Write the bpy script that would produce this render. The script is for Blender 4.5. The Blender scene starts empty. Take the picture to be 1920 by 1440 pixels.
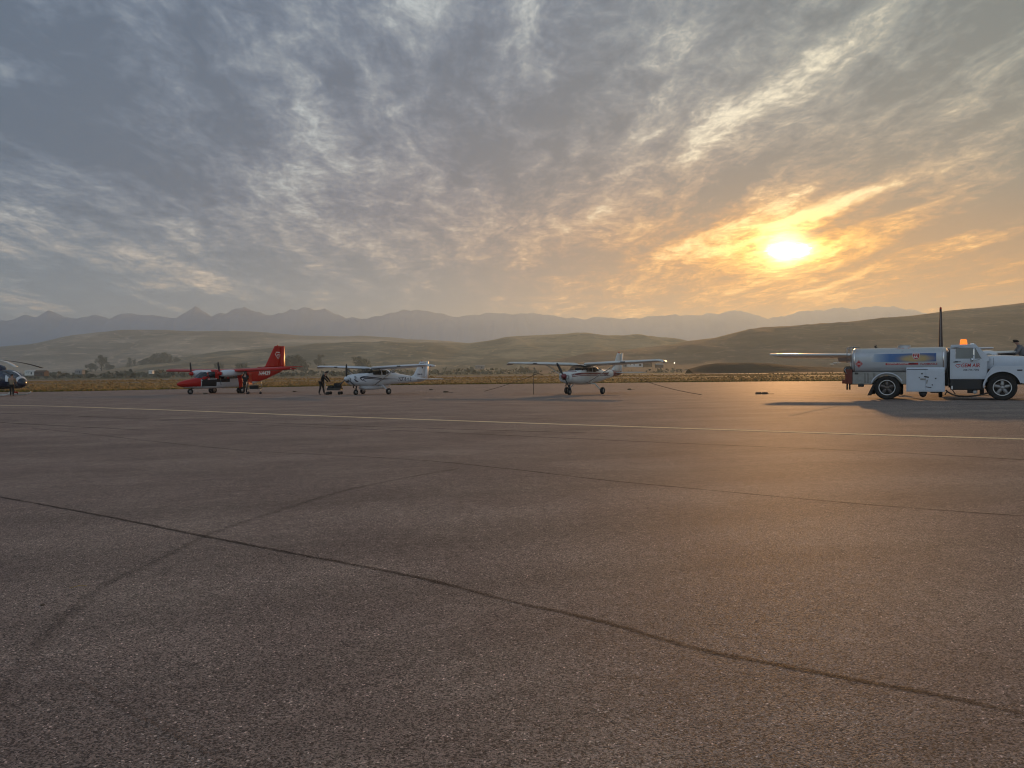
import bpy, bmesh, math, random
import numpy as np
from mathutils import Vector, Matrix, noise as mnoise
from mathutils.bvhtree import BVHTree
R = math.radians
random.seed(7); rng = np.random.default_rng(7)
S = bpy.context.scene
C = bpy.data.collections.new("place"); S.collection.children.link(C)

# ---------------------------------------------------------------- camera
CAMH = 1.28
FPX, CX, CY = 1442.0, 960.0, 720.0
cam_d = bpy.data.cameras.new("camera"); cam = bpy.data.objects.new("camera", cam_d); C.objects.link(cam)
cam_d.sensor_width = 36; cam_d.lens = 36 * FPX / 1920; cam_d.clip_start = .05; cam_d.clip_end = 90000
PITCH, ROLL = R(-0.89), R(-0.57)
cam.matrix_world = Matrix.Translation((0, 0, CAMH)) @ Matrix.Rotation(R(90) + PITCH, 4, 'X') @ Matrix.Rotation(ROLL, 4, 'Z')
S.camera = cam
S.render.resolution_x, S.render.resolution_y = 1024, 768

# ---------------------------------------------------------------- light and exposure
SUN_AZ, SUN_EL = R(19.65), R(8.45)      # azimuth from +Y towards +X
SUNV = Vector((math.sin(SUN_AZ) * math.cos(SUN_EL), math.cos(SUN_AZ) * math.cos(SUN_EL), math.sin(SUN_EL)))
sl = bpy.data.lights.new("sun", 'SUN'); sl.energy = 2.25; sl.angle = R(1.0); sl.color = (1.0, .50, .18)
so = bpy.data.objects.new("sun", sl); C.objects.link(so)
so.rotation_euler = (-SUNV).to_track_quat('-Z', 'Y').to_euler()
S.view_settings.view_transform = 'Standard'; S.view_settings.look = 'None'
S.view_settings.exposure = 0.40; S.view_settings.gamma = 1.0
S.cycles.use_denoising = True
try: S.cycles.denoiser = 'OPENIMAGEDENOISE'
except Exception: pass
S.cycles.max_bounces = 6; S.cycles.diffuse_bounces = 3; S.cycles.glossy_bounces = 3
S.cycles.volume_bounces = 1; S.cycles.transparent_max_bounces = 12; S.cycles.transmission_bounces = 4
S.cycles.sample_clamp_indirect = 4.0
S.cycles.filter_width = 1.1; S.cycles.use_adaptive_sampling = True; S.cycles.adaptive_threshold = 0.02

# ---------------------------------------------------------------- node maths with operators
class G:
    """a node tree with a current location for small expressions"""
    def __init__(s, nt): s.nt = nt; s.nt.nodes.clear()
    def n(s, t, **k):
        x = s.nt.nodes.new(t)
        for a, b in k.items(): setattr(x, a, b)
        return x
    def link(s, a, b): s.nt.links.new(a.s if isinstance(a, F) else a, b)
    def put(s, v, sock):
        if isinstance(v, F): s.nt.links.new(v.s, sock)
        elif isinstance(v, bpy.types.NodeSocket): s.nt.links.new(v, sock)
        else:
            if isinstance(v, (tuple, list)) and len(v) == 3 and sock.type == 'RGBA': v = (*v, 1)
            sock.default_value = v
    def m(s, op, a, b=0.0, c=None, clamp=False):
        x = s.n('ShaderNodeMath', operation=op, use_clamp=clamp)
        s.put(a, x.inputs[0]); s.put(b, x.inputs[1])
        if c is not None: s.put(c, x.inputs[2])
        return F(s, x.outputs[0])
    def vm(s, op, a, b=None, sc=None):
        x = s.n('ShaderNodeVectorMath', operation=op)
        s.put(a, x.inputs[0])
        if b is not None: s.put(b, x.inputs[1])
        if sc is not None: s.put(sc, x.inputs['Scale'])
        return F(s, x.outputs['Value'] if op in ('DOT_PRODUCT', 'LENGTH', 'DISTANCE') else x.outputs[0])
    def xyz(s, v):
        x = s.n('ShaderNodeSeparateXYZ'); s.put(v, x.inputs[0]); return [F(s, o) for o in x.outputs]
    def vec(s, a, b, c):
        x = s.n('ShaderNodeCombineXYZ')
        for i, v in enumerate((a, b, c)): s.put(v, x.inputs[i])
        return F(s, x.outputs[0])
    def mix(s, f, a, b, mode='MIX'):
        x = s.n('ShaderNodeMix', data_type='RGBA', blend_type=mode)
        s.put(f, x.inputs[0]); s.put(a, x.inputs[6]); s.put(b, x.inputs[7]); return F(s, x.outputs[2])
    def noise(s, v, scale, detail=4, rough=.55, dist=0.0, lac=2.0):
        x = s.n('ShaderNodeTexNoise'); s.put(v, x.inputs['Vector'])
        x.inputs['Scale'].default_value = scale; x.inputs['Detail'].default_value = detail
        x.inputs['Roughness'].default_value = rough; x.inputs['Distortion'].default_value = dist
        x.inputs['Lacunarity'].default_value = lac
        return F(s, x.outputs[0])
    def vor(s, v, scale, feature='F1', out=0, rnd=1.0):
        x = s.n('ShaderNodeTexVoronoi', feature=feature); s.put(v, x.inputs['Vector'])
        x.inputs['Scale'].default_value = scale; x.inputs['Randomness'].default_value = rnd
        return F(s, x.outputs[out])
    def step(s, v, a, b, lo=0.0, hi=1.0):
        x = s.n('ShaderNodeMapRange', interpolation_type='SMOOTHSTEP')
        s.put(v, x.inputs[0])
        for i, q in enumerate((a, b, lo, hi)): s.put(q, x.inputs[1 + i])
        return F(s, x.outputs[0])
    def ramp(s, v, stops):
        x = s.n('ShaderNodeValToRGB'); s.put(v, x.inputs[0]); e = x.color_ramp.elements
        while len(e) < len(stops): e.new(.5)
        for q, (p, c) in zip(e, stops): q.position = p; q.color = (*c, 1) if len(c) == 3 else c
        return F(s, x.outputs[0])
class F:
    def __init__(s, g, sock): s.g, s.s = g, sock
    def __add__(s, o): return s.g.m('ADD', s, o)
    __radd__ = __add__
    def __sub__(s, o): return s.g.m('SUBTRACT', s, o)
    def __rsub__(s, o): return s.g.m('SUBTRACT', o, s)
    def __mul__(s, o): return s.g.m('MULTIPLY', s, o)
    __rmul__ = __mul__
    def __truediv__(s, o): return s.g.m('DIVIDE', s, o)
    def __rtruediv__(s, o): return s.g.m('DIVIDE', o, s)
    def __pow__(s, o): return s.g.m('POWER', s, o)

# ---------------------------------------------------------------- sky
def _b(px, py, sx, sy, rot, amp):           # a patch of sky, noted as seen from the apron, turned into degrees on the dome
    f = 1442.0; a = math.degrees(math.atan((px - 960) / f)); r_ = math.hypot(f, px - 960)
    e = math.degrees(math.atan((697.5 - (px - 960) * .00995 - py) / r_))
    return (a - 19.65, e, sx / 26.5, sy / 26.5, rot, amp)
SKYB = [_b(*q) for q in (
    (1310, 265, 80, 34, 25, .17), (1230, 60, 170, 60, 30, .055), (1030, 60, 100, 70, 0, .06), (1560, 110, 230, 26, 28, .11), (700, 30, 160, 30, 10, .06),
    (1640, 362, 330, 18, 17, .21), (1860, 325, 220, 24, 14, .14), (1470, 420, 120, 18, 14, .24), (1300, 455, 170, 16, 20, .16), (1480, 475, 170, 26, 4, .20), (1480, 372, 60, 12, 18, .15),
    (1640, 452, 280, 16, 16, .16), (1830, 405, 260, 24, 17, -.22), (1850, 480, 260, 14, 12, -.10), (1570, 398, 120, 9, 14, -.22), (1350, 410, 160, 20, 18, -.12), (1450, 320, 260, 30, 18, -.10),
    (1150, 300, 260, 90, 0, -.06), (750, 130, 160, 70, 0, -.08), (120, 250, 190, 240, 0, -.10), (640, 460, 150, 30, -8, .10), (800, 545, 260, 18, 3, .10),
    (860, 420, 120, 14, 0, .07), (590, 200, 130, 50, -20, .06), (430, 250, 200, 70, -20, .03), (480, 500, 70, 30, 0, -.10), (900, 330, 200, 60, 0, -.05),
    (1620, 210, 300, 30, 20, -.06), (1100, 500, 130, 14, 8, .07), (200, 480, 250, 50, 0, -.03), (1300, 560, 500, 26, 0, .05), (420, 545, 300, 10, 0, .05))]
W = bpy.data.worlds.new("World"); S.world = W; W.use_nodes = True
g = G(W.node_tree)
tc = g.n('ShaderNodeTexCoord')
d = g.vm('NORMALIZE', tc.outputs['Generated'])
dx, dy, dz = g.xyz(d)
up = g.m('MAXIMUM', dz, 0.0)
den = up + 0.075
# a cloud sheet overhead: rows of cloud running away from the viewer
px_ = dx / den; py_ = dy / den
w1 = g.noise(g.vec(px_, py_ * .6, 0.0), 1.3, 4, .55) - .5
w2 = g.noise(g.vec(px_, py_ * .6, 7.0), 1.3, 4, .55) - .5
qx = px_ + w1 * .45; qy = py_ + w2 * .5
big = g.noise(g.vec(qx, qy * .50, 4.7), .95, 4, .5)                     # broad masses
rows = g.noise(g.vec(qx + qy * .06, qy * .24, 0.3), 3.8, 9, .66, .15)   # long streaks
puff = g.noise(g.vec(qx, qy * .62, 2.0), 8.5, 8, .66, .4)               # small puffs
fine = g.noise(g.vec(px_ + w1 * .2, py_ * .7, 5.0), 30, 5, .7, .3)
cosang = g.vm('DOT_PRODUCT', d, tuple(SUNV))
el = g.m('ARCSINE', dz) * (180 / math.pi)
az = g.m('ARCTAN2', dx, dy) * (180 / math.pi) - math.degrees(SUN_AZ)
da = az; de = el - math.degrees(SUN_EL)
# places where the sheet is thin or thick: (azimuth from the sun, elevation, half sizes, tilt, amount)
def blob(a0, e0, sa, se, rot, amp):
    ca, sa_ = math.cos(R(rot)), math.sin(R(rot))
    u = ((da - a0) * ca + (el - e0) * sa_) / sa; v = ((el - e0) * ca - (da - a0) * sa_) / se
    return g.m('EXPONENT', (u * u + v * v) * -1.0) * amp
thin = None
for q in SKYB:
    t_ = blob(*q); thin = t_ if thin is None else thin + t_
side = g.step(az - el * .30, -34, 20)                                   # 0 left, 1 beyond the sun
side = side * g.step(az, 130, 60)
sidl = g.step(az, -30, 2) * g.step(az, 130, 60)                         # the same down by the horizon
wide = g.m('SQRT', da * da * .12 + de * de * 1.5 + 1.0)
glow = g.m('EXPONENT', wide * -0.27) * 1.15                              # spreads sideways
low = g.step(el, 12.5, 2.5)
cl = (rows - .5) * 1.30 + (puff - .5) * .80 + (fine - .5) * .42 + (big - .5) * 1.05 + thin * 1.25 + .425
gap = g.step(cl, .44, .68)
gap2 = g.step(cl, .59, .90)
deep = g.step(cl, .52, .27)
base = g.mix(side, (.122, .162, .222), (.180, .222, .218))
dark = g.mix(side, (.082, .116, .168), (.108, .145, .155))
base = g.mix(deep, base, dark)
lowc = g.mix(sidl, (.225, .280, .320), (.50, .165, .004))
base = g.mix(low * g.step(deep, 0, 1, .94, .72), base, lowc)
base = g.mix(glow * g.step(cl, .30, .50, .40, .95), base, (.62, .215, .004))
brt = g.mix(side, (.225, .262, .300), (.33, .345, .290))
brt = g.mix(low, brt, g.mix(sidl, (.46, .41, .35), (.95, .36, .03)))
brt = g.mix(glow, brt, (1.25, .52, .02))
hi = g.mix(side, (.44, .48, .48), (.95, .84, .58)); hi = g.mix(low, hi, g.mix(sidl, (.90, .62, .42), (1.0, .46, .10)))
hi = g.mix(glow, hi, (1.45, .85, .16))
col = g.mix(gap * .85, base, brt)
col = g.mix(gap2, col, hi)
ragged = (cl - .5) * 17.0
hot = g.m('EXPONENT', g.m('SQRT', g.m('MAXIMUM', da * da * .30 + de * de * 1.3 - ragged, .0)) * -.62)
col = g.mix(1.0, col, g.vm('SCALE', (1.3, .58, .02), sc=hot * .42), 'ADD')
core = g.m('EXPONENT', g.m('SQRT', g.m('MAXIMUM', da * da * .60 + de * de * 2.0 - ragged * .25, .0)) * -2.2)
col = g.mix(1.0, col, g.vm('SCALE', (6., 4.4, 1.9), sc=core * g.step(cl, .10, .55, .35, 1.0)), 'ADD')
disc = g.m('EXPONENT', (da * da * .8 + de * de) * -.85)                 # the veiled sun itself
col = g.mix(1.0, col, g.vm('SCALE', (2.6, 1.9, .9), sc=disc), 'ADD')
# the unseen sky behind the camera is brightened to fill the near sides
back = g.step(dy, .25, -.5)
sky = g.n('ShaderNodeTexSky', sky_type='NISHITA', sun_disc=False, sun_elevation=SUN_EL, sun_rotation=SUN_AZ,
          altitude=1200, air_density=1.0, dust_density=2.0, ozone_density=1.0)
nis = g.vm('SCALE', sky.outputs[0], sc=1.0)
c10 = g.vm('SCALE', col, sc=10.0)
bk = g.mix(g.step(cl, .40, .62), g.mix(.5, nis, (3.2, 3.9, 4.8)), (3.9, 4.1, 4.6))
c10 = g.mix(back, c10, bk)
c10 = g.mix(gap2 * (1 - side) * .15, c10, nis)
bg = g.n('ShaderNodeBackground'); g.put(c10, bg.inputs[0]); bg.inputs[1].default_value = 0.1
out = g.n('ShaderNodeOutputWorld'); g.link(bg.outputs[0], out.inputs[0])
W.cycles.sampling_method = 'MANUAL'; W.cycles.sample_map_resolution = 1024
# ---------------------------------------------------------------- shared helpers
GY = (-60, 26, 32, 38, 150, 162, 400)
GZ = (0, 0, -.020, -.065, -1.017, -1.07, -1.10)
def gz(Y): return float(np.interp(Y, GY, GZ))
MW = cam.matrix_world.copy()
def ray(px, py):
    v = MW.to_3x3() @ Vector(((px - CX) / FPX, -(py - CY) / FPX, -1)); return v
def on_ground(px, py):
    v = ray(px, py); t = 1.0; s = 1.0
    lo, hi = .5, 6000
    for _ in range(60):
        m_ = (lo + hi) / 2
        p = Vector((0, 0, CAMH)) + v * (m_ / v.y)
        if p.z > gz(p.y): lo = m_
        else: hi = m_
    return Vector((p.x, p.y, gz(p.y)))
def at(px, py, Y):
    v = ray(px, py); return Vector((0, 0, CAMH)) + v * (Y / v.y)
def hor(px): return CY - 22.5 - (px - 960) * .00995

def link(o, parent=None):
    C.objects.link(o)
    if parent is not None: o.parent = parent
    return o
def tag(o, label=None, cat=None, group=None, kind=None):
    if label: o['label'] = label
    if cat: o['category'] = cat
    if group: o['group'] = group
    if kind: o['kind'] = kind
    return o
def empty(name, loc=(0, 0, 0), rz=0.0):
    o = bpy.data.objects.new(name, None); o.location = loc; o.rotation_euler = (0, 0, rz); o.empty_display_size = .1
    return link(o)
def mesh(name, verts, faces, mat, parent=None, smooth=False, mats=None, fm=None):
    me = bpy.data.meshes.new(name); me.from_pydata([tuple(v) for v in verts], [], [tuple(f) for f in faces]); me.update()
    if mats:
        for q in mats: me.materials.append(q)
        if fm is not None: me.polygons.foreach_set('material_index', fm)
    else: me.materials.append(mat)
    if smooth:
        me.polygons.foreach_set('use_smooth', [True] * len(me.polygons))
    return link(bpy.data.objects.new(name, me), parent)
class MB:
    """collects simple solids and links them as one mesh"""
    def __init__(s): s.v = []; s.f = []; s.sm = []
    def add(s, vs, fs, smooth=False):
        k = len(s.v); s.v += [Vector(v) for v in vs]; s.f += [tuple(k + i for i in f) for f in fs]; s.sm += [smooth] * len(fs); return s
    def box(s, c, d, rz=0, bev=0.0, ry=0, rx=0):
        M_ = Matrix.Translation(c) @ Matrix.Rotation(rz, 4, 'Z') @ Matrix.Rotation(ry, 4, 'Y') @ Matrix.Rotation(rx, 4, 'X')
        x, y, z = (q / 2 for q in d)
        if bev > 0:
            bm = bmesh.new(); bmesh.ops.create_cube(bm, size=1.0, matrix=Matrix.Diagonal((*d, 1)))
            bmesh.ops.bevel(bm, geom=bm.edges[:], offset=bev, segments=2, affect='EDGES', profile=.7)
            bm.verts.index_update(); vs = [M_ @ v.co for v in bm.verts]; fs = [[v.index for v in f.verts] for f in bm.faces]; bm.free()
            return s.add(vs, fs)
        vs = [M_ @ Vector((a * x, b * y, e * z)) for a in (-1, 1) for b in (-1, 1) for e in (-1, 1)]
        return s.add(vs, [(0, 1, 3, 2), (4, 6, 7, 5), (0, 4, 5, 1), (2, 3, 7, 6), (0, 2, 6, 4), (1, 5, 7, 3)])
    def tube(s, pts, r, n=8, cap=True):
        pts = [Vector(p) for p in pts]; rs = r if isinstance(r, (list, tuple)) else [r] * len(pts)
        vs = []; up0 = None
        for i, p in enumerate(pts):
            t = (pts[min(i + 1, len(pts) - 1)] - pts[max(i - 1, 0)]).normalized()
            if up0 is None: up0 = Vector((0, 0, 1)) if abs(t.z) < .9 else Vector((1, 0, 0))
            a = t.cross(up0).normalized(); b = a.cross(t).normalized(); up0 = b
            vs += [p + (a * math.cos(q) + b * math.sin(q)) * rs[i] for q in [2 * math.pi * k / n for k in range(n)]]
        fs = [(i * n + k, i * n + (k + 1) % n, (i + 1) * n + (k + 1) % n, (i + 1) * n + k) for i in range(len(pts) - 1) for k in range(n)]
        if cap: fs += [tuple(range(n))[::-1], tuple((len(pts) - 1) * n + k for k in range(n))]
        return s.add(vs, fs, True)
    def lathe(s, prof, M_, n=24):
        """prof: (radius, along) pairs turned round the local Y axis"""
        vs = []; m = len(prof)
        for k in range(n):
            a = 2 * math.pi * k / n
            vs += [M_ @ Vector((r * math.cos(a), y, r * math.sin(a))) for r, y in prof]
        fs = [(k * m + i, k * m + i + 1, ((k + 1) % n) * m + i + 1, ((k + 1) % n) * m + i) for k in range(n) for i in range(m - 1)]
        return s.add(vs, fs, True)
    def loft(s, rings, cap=True, smooth=True, closed=True):
        n = len(rings[0]); vs = [p for r_ in rings for p in r_]
        kk = n if closed else n - 1
        fs = [(i * n + k, i * n + (k + 1) % n, (i + 1) * n + (k + 1) % n, (i + 1) * n + k) for i in range(len(rings) - 1) for k in range(kk)]
        if cap: fs += [tuple(range(n))[::-1], tuple((len(rings) - 1) * n + k for k in range(n))]
        return s.add(vs, fs, smooth)
    def prism(s, poly, y0, y1, M_=None):
        """poly in (x, z), extruded along y"""
        M_ = M_ or Matrix(); n = len(poly)
        vs = [M_ @ Vector((x, y0, z)) for x, z in poly] + [M_ @ Vector((x, y1, z)) for x, z in poly]
        fs = [tuple(range(n)), tuple(range(2 * n - 1, n - 1, -1))] + [(i, n + i, n + (i + 1) % n, (i + 1) % n) for i in range(n)]
        return s.add(vs, fs)
    def build(s, name, mat, parent=None, bevel=0.0, norm=True):
        me = bpy.data.meshes.new(name); me.from_pydata([tuple(v) for v in s.v], [], s.f); me.update()
        me.polygons.foreach_set('use_smooth', s.sm); me.materials.append(mat)
        if norm or bevel:
            bm = bmesh.new(); bm.from_mesh(me)
            if bevel:
                bmesh.ops.remove_doubles(bm, verts=bm.verts, dist=1e-5)
                es = [e for e in bm.edges if len(e.link_faces) == 2 and e.calc_face_angle(0) > .6]
                bmesh.ops.bevel(bm, geom=es, offset=bevel, segments=2, affect='EDGES', clamp_overlap=True)
            bmesh.ops.recalc_face_normals(bm, faces=bm.faces); bm.to_mesh(me); bm.free()
        return link(bpy.data.objects.new(name, me), parent)

# ---------------------------------------------------------------- materials
def mat(name, col, rough=.5, metal=0.0, spec=.5, var=.06, vscale=3.0, coat=0.0, bump=0.0, bscale=60, alpha=None, dirt=0.0, emit=None, trans=0.0):
    m_ = bpy.data.materials.new(name); m_.use_nodes = True; g = G(m_.node_tree)
    t = g.n('ShaderNodeTexCoord').outputs['Object']
    nz = g.noise(t, vscale, 5, .6)
    lo = tuple(c * (1 - var * 2) for c in col); hi = tuple(min(1, c * (1 + var * 2)) for c in col)
    c = g.mix(nz, lo, hi)
    if dirt:
        z = g.xyz(t)[2]
        dn = g.step(g.noise(t, 2.2, 6, .65) , .48, .75)
        c = g.mix(dn * dirt, c, tuple(q * .35 + .03 for q in col))
    b = g.n('ShaderNodeBsdfPrincipled'); g.put(c, b.inputs['Base Color'])
    g.put(g.m('ADD', nz * .15, rough - .075), b.inputs['Roughness'])
    b.inputs['Metallic'].default_value = metal; b.inputs['Specular IOR Level'].default_value = spec
    b.inputs['Coat Weight'].default_value = coat; b.inputs['Coat Roughness'].default_value = .12
    if trans: b.inputs['Transmission Weight'].default_value = trans
    if emit:
        b.inputs['Emission Color'].default_value = (*emit[0], 1); b.inputs['Emission Strength'].default_value = emit[1]
    if bump:
        bp = g.n('ShaderNodeBump'); bp.inputs['Strength'].default_value = bump; bp.inputs['Distance'].default_value = .01
        g.put(g.noise(t, bscale, 4, .6), bp.inputs['Height']); g.link(bp.outputs[0], b.inputs['Normal'])
    o = g.n('ShaderNodeOutputMaterial')
    if alpha is not None:
        tr = g.n('ShaderNodeBsdfTransparent'); mx = g.n('ShaderNodeMixShader'); mx.inputs[0].default_value = alpha
        tr.inputs[0].default_value = (*[min(1, .72 + .2 * c) for c in col], 1)
        g.link(tr.outputs[0], mx.inputs[1]); g.link(b.outputs[0], mx.inputs[2]); g.link(mx.outputs[0], o.inputs[0])
    else: g.link(b.outputs[0], o.inputs[0])
    return m_
# ---------------------------------------------------------------- ground materials
def asphalt_core(g, dark=1.0):
    pos = g.n('ShaderNodeNewGeometry').outputs['Position']
    x, y, z = g.xyz(pos)
    chips = g.vor(pos, 150, out=1)                        # random colour per stone
    cr = g.xyz(chips)
    dist = g.vor(pos, 150)
    n1 = g.noise(pos, 420, 3, .7)
    n2 = g.noise(pos, 9, 6, .65)
    n3 = g.noise(pos, .55, 6, .6)
    # paving lanes laid parallel to the joints, faint and streaky
    lane = g.noise(g.vec(x * .05 + y * .018, y * .9 - x * .28, 1.0), 1.0, 5, .62)
    v = g.step(cr[0], 0, 1, .30, 1.60)
    v = v * g.step(n1, .3, .7, .72, 1.28) * g.step(n2, .25, .75, .84, 1.16) * g.step(n3, .3, .7, .84, 1.16) * g.step(lane, .32, .68, .86, 1.14)
    stain = g.step(g.noise(g.vec(x * .35 + y * .12, y * .9 - x * .3, 9.0), .55, 5, .7, .8), .60, .74) * .16 + g.step(g.noise(pos, .9, 4, .75, 1.5), .66, .76) * .22
    v = v * (1.0 - stain)
    light = g.step(cr[1], .965, .985)                     # pale quartz chips
    v = v * (light * 1.7 + 1.0)
    base = g.mix(g.step(n3, .3, .7), (.212, .164, .140), (.205, .168, .138))
    pinch = g.mix(g.step(cr[2], .5, 1.), base, (.230, .168, .142))
    col = g.vm('SCALE', pinch, sc=v * dark)
    hgt = g.m('SUBTRACT', 1.0, dist) * .6 + n1 * .4 + cr[1] * .5
    near = g.step(g.vm('LENGTH', pos), 3, 60, 1.0, .35)
    bp = g.n('ShaderNodeBump'); g.put(near * .9, bp.inputs['Strength']); bp.inputs['Distance'].default_value = .004
    g.put(hgt, bp.inputs['Height'])
    b = g.n('ShaderNodeBsdfPrincipled'); g.put(col, b.inputs['Base Color'])
    g.put(g.step(cr[1], 0, 1, .68, .88), b.inputs['Roughness']); b.inputs['Specular IOR Level'].default_value = .27
    g.link(bp.outputs[0], b.inputs['Normal'])
    return b, x, y
def m_asphalt():
    m_ = bpy.data.materials.new('asphalt'); m_.use_nodes = True; g = G(m_.node_tree)
    b, _, _ = asphalt_core(g); o = g.n('ShaderNodeOutputMaterial'); g.link(b.outputs[0], o.inputs[0]); return m_
def m_joint(dark, p, amt):
    m_ = bpy.data.materials.new('worn_joint'); m_.use_nodes = True; g = G(m_.node_tree)
    b, _, _ = asphalt_core(g, dark)
    uv = g.n('ShaderNodeUVMap').outputs[0]; u, v, _ = g.xyz(uv)
    e = g.m('ABSOLUTE', v)                               # 0 centre .. 1 edge
    pos = g.n('ShaderNodeNewGeometry').outputs['Position']
    wob = (g.noise(pos, 6, 4, .7) - .5) * 1.0 + (g.noise(pos, 38, 3, .7) - .5) * 1.1
    a = g.step(g.m('ABSOLUTE', v + wob), .75, .0)
    a = g.m('POWER', a, p) * g.step(g.noise(pos, 55, 4, .7), .32, .58, .25, 1.0) * g.step(g.noise(pos, 1.3, 3), .3, .6, .45, 1.0) * g.step(e, 1., .8)
    tr = g.n('ShaderNodeBsdfTransparent'); mx = g.n('ShaderNodeMixShader'); g.put(a * amt, mx.inputs[0])
    g.link(tr.outputs[0], mx.inputs[1]); g.link(b.outputs[0], mx.inputs[2])
    o = g.n('ShaderNodeOutputMaterial'); g.link(mx.outputs[0], o.inputs[0]); return m_
def m_paint(col=(.95, .78, .48)):
    m_ = bpy.data.materials.new('line_paint'); m_.use_nodes = True; g = G(m_.node_tree)
    b, _, _ = asphalt_core(g, 1.0)
    pos = g.n('ShaderNodeNewGeometry').outputs['Position']
    p = g.n('ShaderNodeBsdfPrincipled'); g.put(g.mix(g.noise(pos, 30, 4), tuple(q * .8 for q in col), col), p.inputs['Base Color'])
    p.inputs['Roughness'].default_value = .9; p.inputs['Specular IOR Level'].default_value = .3
    mx = g.n('ShaderNodeMixShader'); g.put(g.step(g.noise(pos, 14, 6, .75), .38, .50, .25, .95), mx.inputs[0])
    g.link(b.outputs[0], mx.inputs[1]); g.link(p.outputs[0], mx.inputs[2])
    o = g.n('ShaderNodeOutputMaterial'); g.link(mx.outputs[0], o.inputs[0]); return m_
def m_field():
    m_ = bpy.data.materials.new('dry_field'); m_.use_nodes = True; g = G(m_.node_tree)
    pos = g.n('ShaderNodeNewGeometry').outputs['Position']; x, y, z = g.xyz(pos)
    n1 = g.noise(g.vec(x * .30, y, 0.), .09, 6, .65)
    n2 = g.noise(pos, 1.4, 5, .7)
    c = g.ramp(n1 * .7 + n2 * .3, [(.30, (.10, .085, .035)), (.45, (.24, .155, .052)), (.58, (.34, .215, .072)), (.75, (.40, .27, .11))])
    far = g.step(y, 380, 700)
    c = g.mix(far, c, g.ramp(g.noise(g.vec(x * .0016, y * .006, 0.), 1.6, 6, .6), [(.32, (.052, .062, .036)), (.5, (.10, .10, .052)), (.62, (.17, .14, .08)), (.75, (.09, .10, .05))]))
    b = g.n('ShaderNodeBsdfPrincipled'); g.put(c, b.inputs['Base Color']); b.inputs['Roughness'].default_value = .95
    b.inputs['Specular IOR Level'].default_value = .1
    o = g.n('ShaderNodeOutputMaterial'); g.link(b.outputs[0], o.inputs[0]); return m_
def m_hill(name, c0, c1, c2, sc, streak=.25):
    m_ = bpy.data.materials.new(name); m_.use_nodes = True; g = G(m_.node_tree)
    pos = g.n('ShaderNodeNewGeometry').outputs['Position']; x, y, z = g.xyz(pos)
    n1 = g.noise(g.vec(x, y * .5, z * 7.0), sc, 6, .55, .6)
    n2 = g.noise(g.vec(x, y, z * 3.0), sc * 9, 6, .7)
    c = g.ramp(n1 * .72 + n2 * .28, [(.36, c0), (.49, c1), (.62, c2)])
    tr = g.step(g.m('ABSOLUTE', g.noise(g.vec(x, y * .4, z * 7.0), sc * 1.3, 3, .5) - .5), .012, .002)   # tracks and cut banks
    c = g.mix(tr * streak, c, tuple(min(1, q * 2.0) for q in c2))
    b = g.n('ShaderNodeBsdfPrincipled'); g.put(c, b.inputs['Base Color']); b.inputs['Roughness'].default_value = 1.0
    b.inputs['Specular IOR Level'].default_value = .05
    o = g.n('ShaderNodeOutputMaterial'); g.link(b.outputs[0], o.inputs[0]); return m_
M_ASPH = m_asphalt()

# ---------------------------------------------------------------- ground, apron, runway
def struct(o, label=None): return tag(o, label, kind='structure')
ys = [-60, 26, 32, 38, 150, 162, 400, 900, 2000, 6000, 30000]; xs = [-26000, -4000, -900, -300, 0, 300, 900, 4000, 26000]
vs = [(x, y, gz(y) - .02) for y in ys for x in xs]; n = len(xs)
struct(mesh('ground', vs, [(j * n + i, j * n + i + 1, (j + 1) * n + i + 1, (j + 1) * n + i) for j in range(len(ys) - 1) for i in range(n - 1)], m_field()))
ED = [(on_ground(px, py).x, on_ground(px, py).y) for px, py in ((-900, 742), (100, 734.5), (300, 730.5), (480, 726.5), (700, 722.5), (960, 718.5), (1200, 716.5), (1440, 715.2), (1580, 714.5), (2200, 712))]
ED.sort(); EX = [e[0] for e in ED]; EYs = [min(149, e[1]) for e in ED]
def edge(x): return float(np.interp(x, EX, EYs)) + 1.0 * mnoise.noise(Vector((x * .15, 0, 0))) + .5 * mnoise.noise(Vector((x * .9, 3, 0)))
xs = np.concatenate([np.linspace(-160, 130, 581)]); yr = [-60, 26, 32, 38]
vs = []; fs = []
for x in xs:
    e = edge(x); vs += [(x, y, gz(y)) for y in yr] + [(x, e, gz(e))]
k = 5
for i in range(len(xs) - 1):
    for j in range(k - 1): fs.append((i * k + j, (i + 1) * k + j, (i + 1) * k + j + 1, i * k + j + 1))
struct(mesh('apron', vs, fs, M_ASPH))
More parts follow.
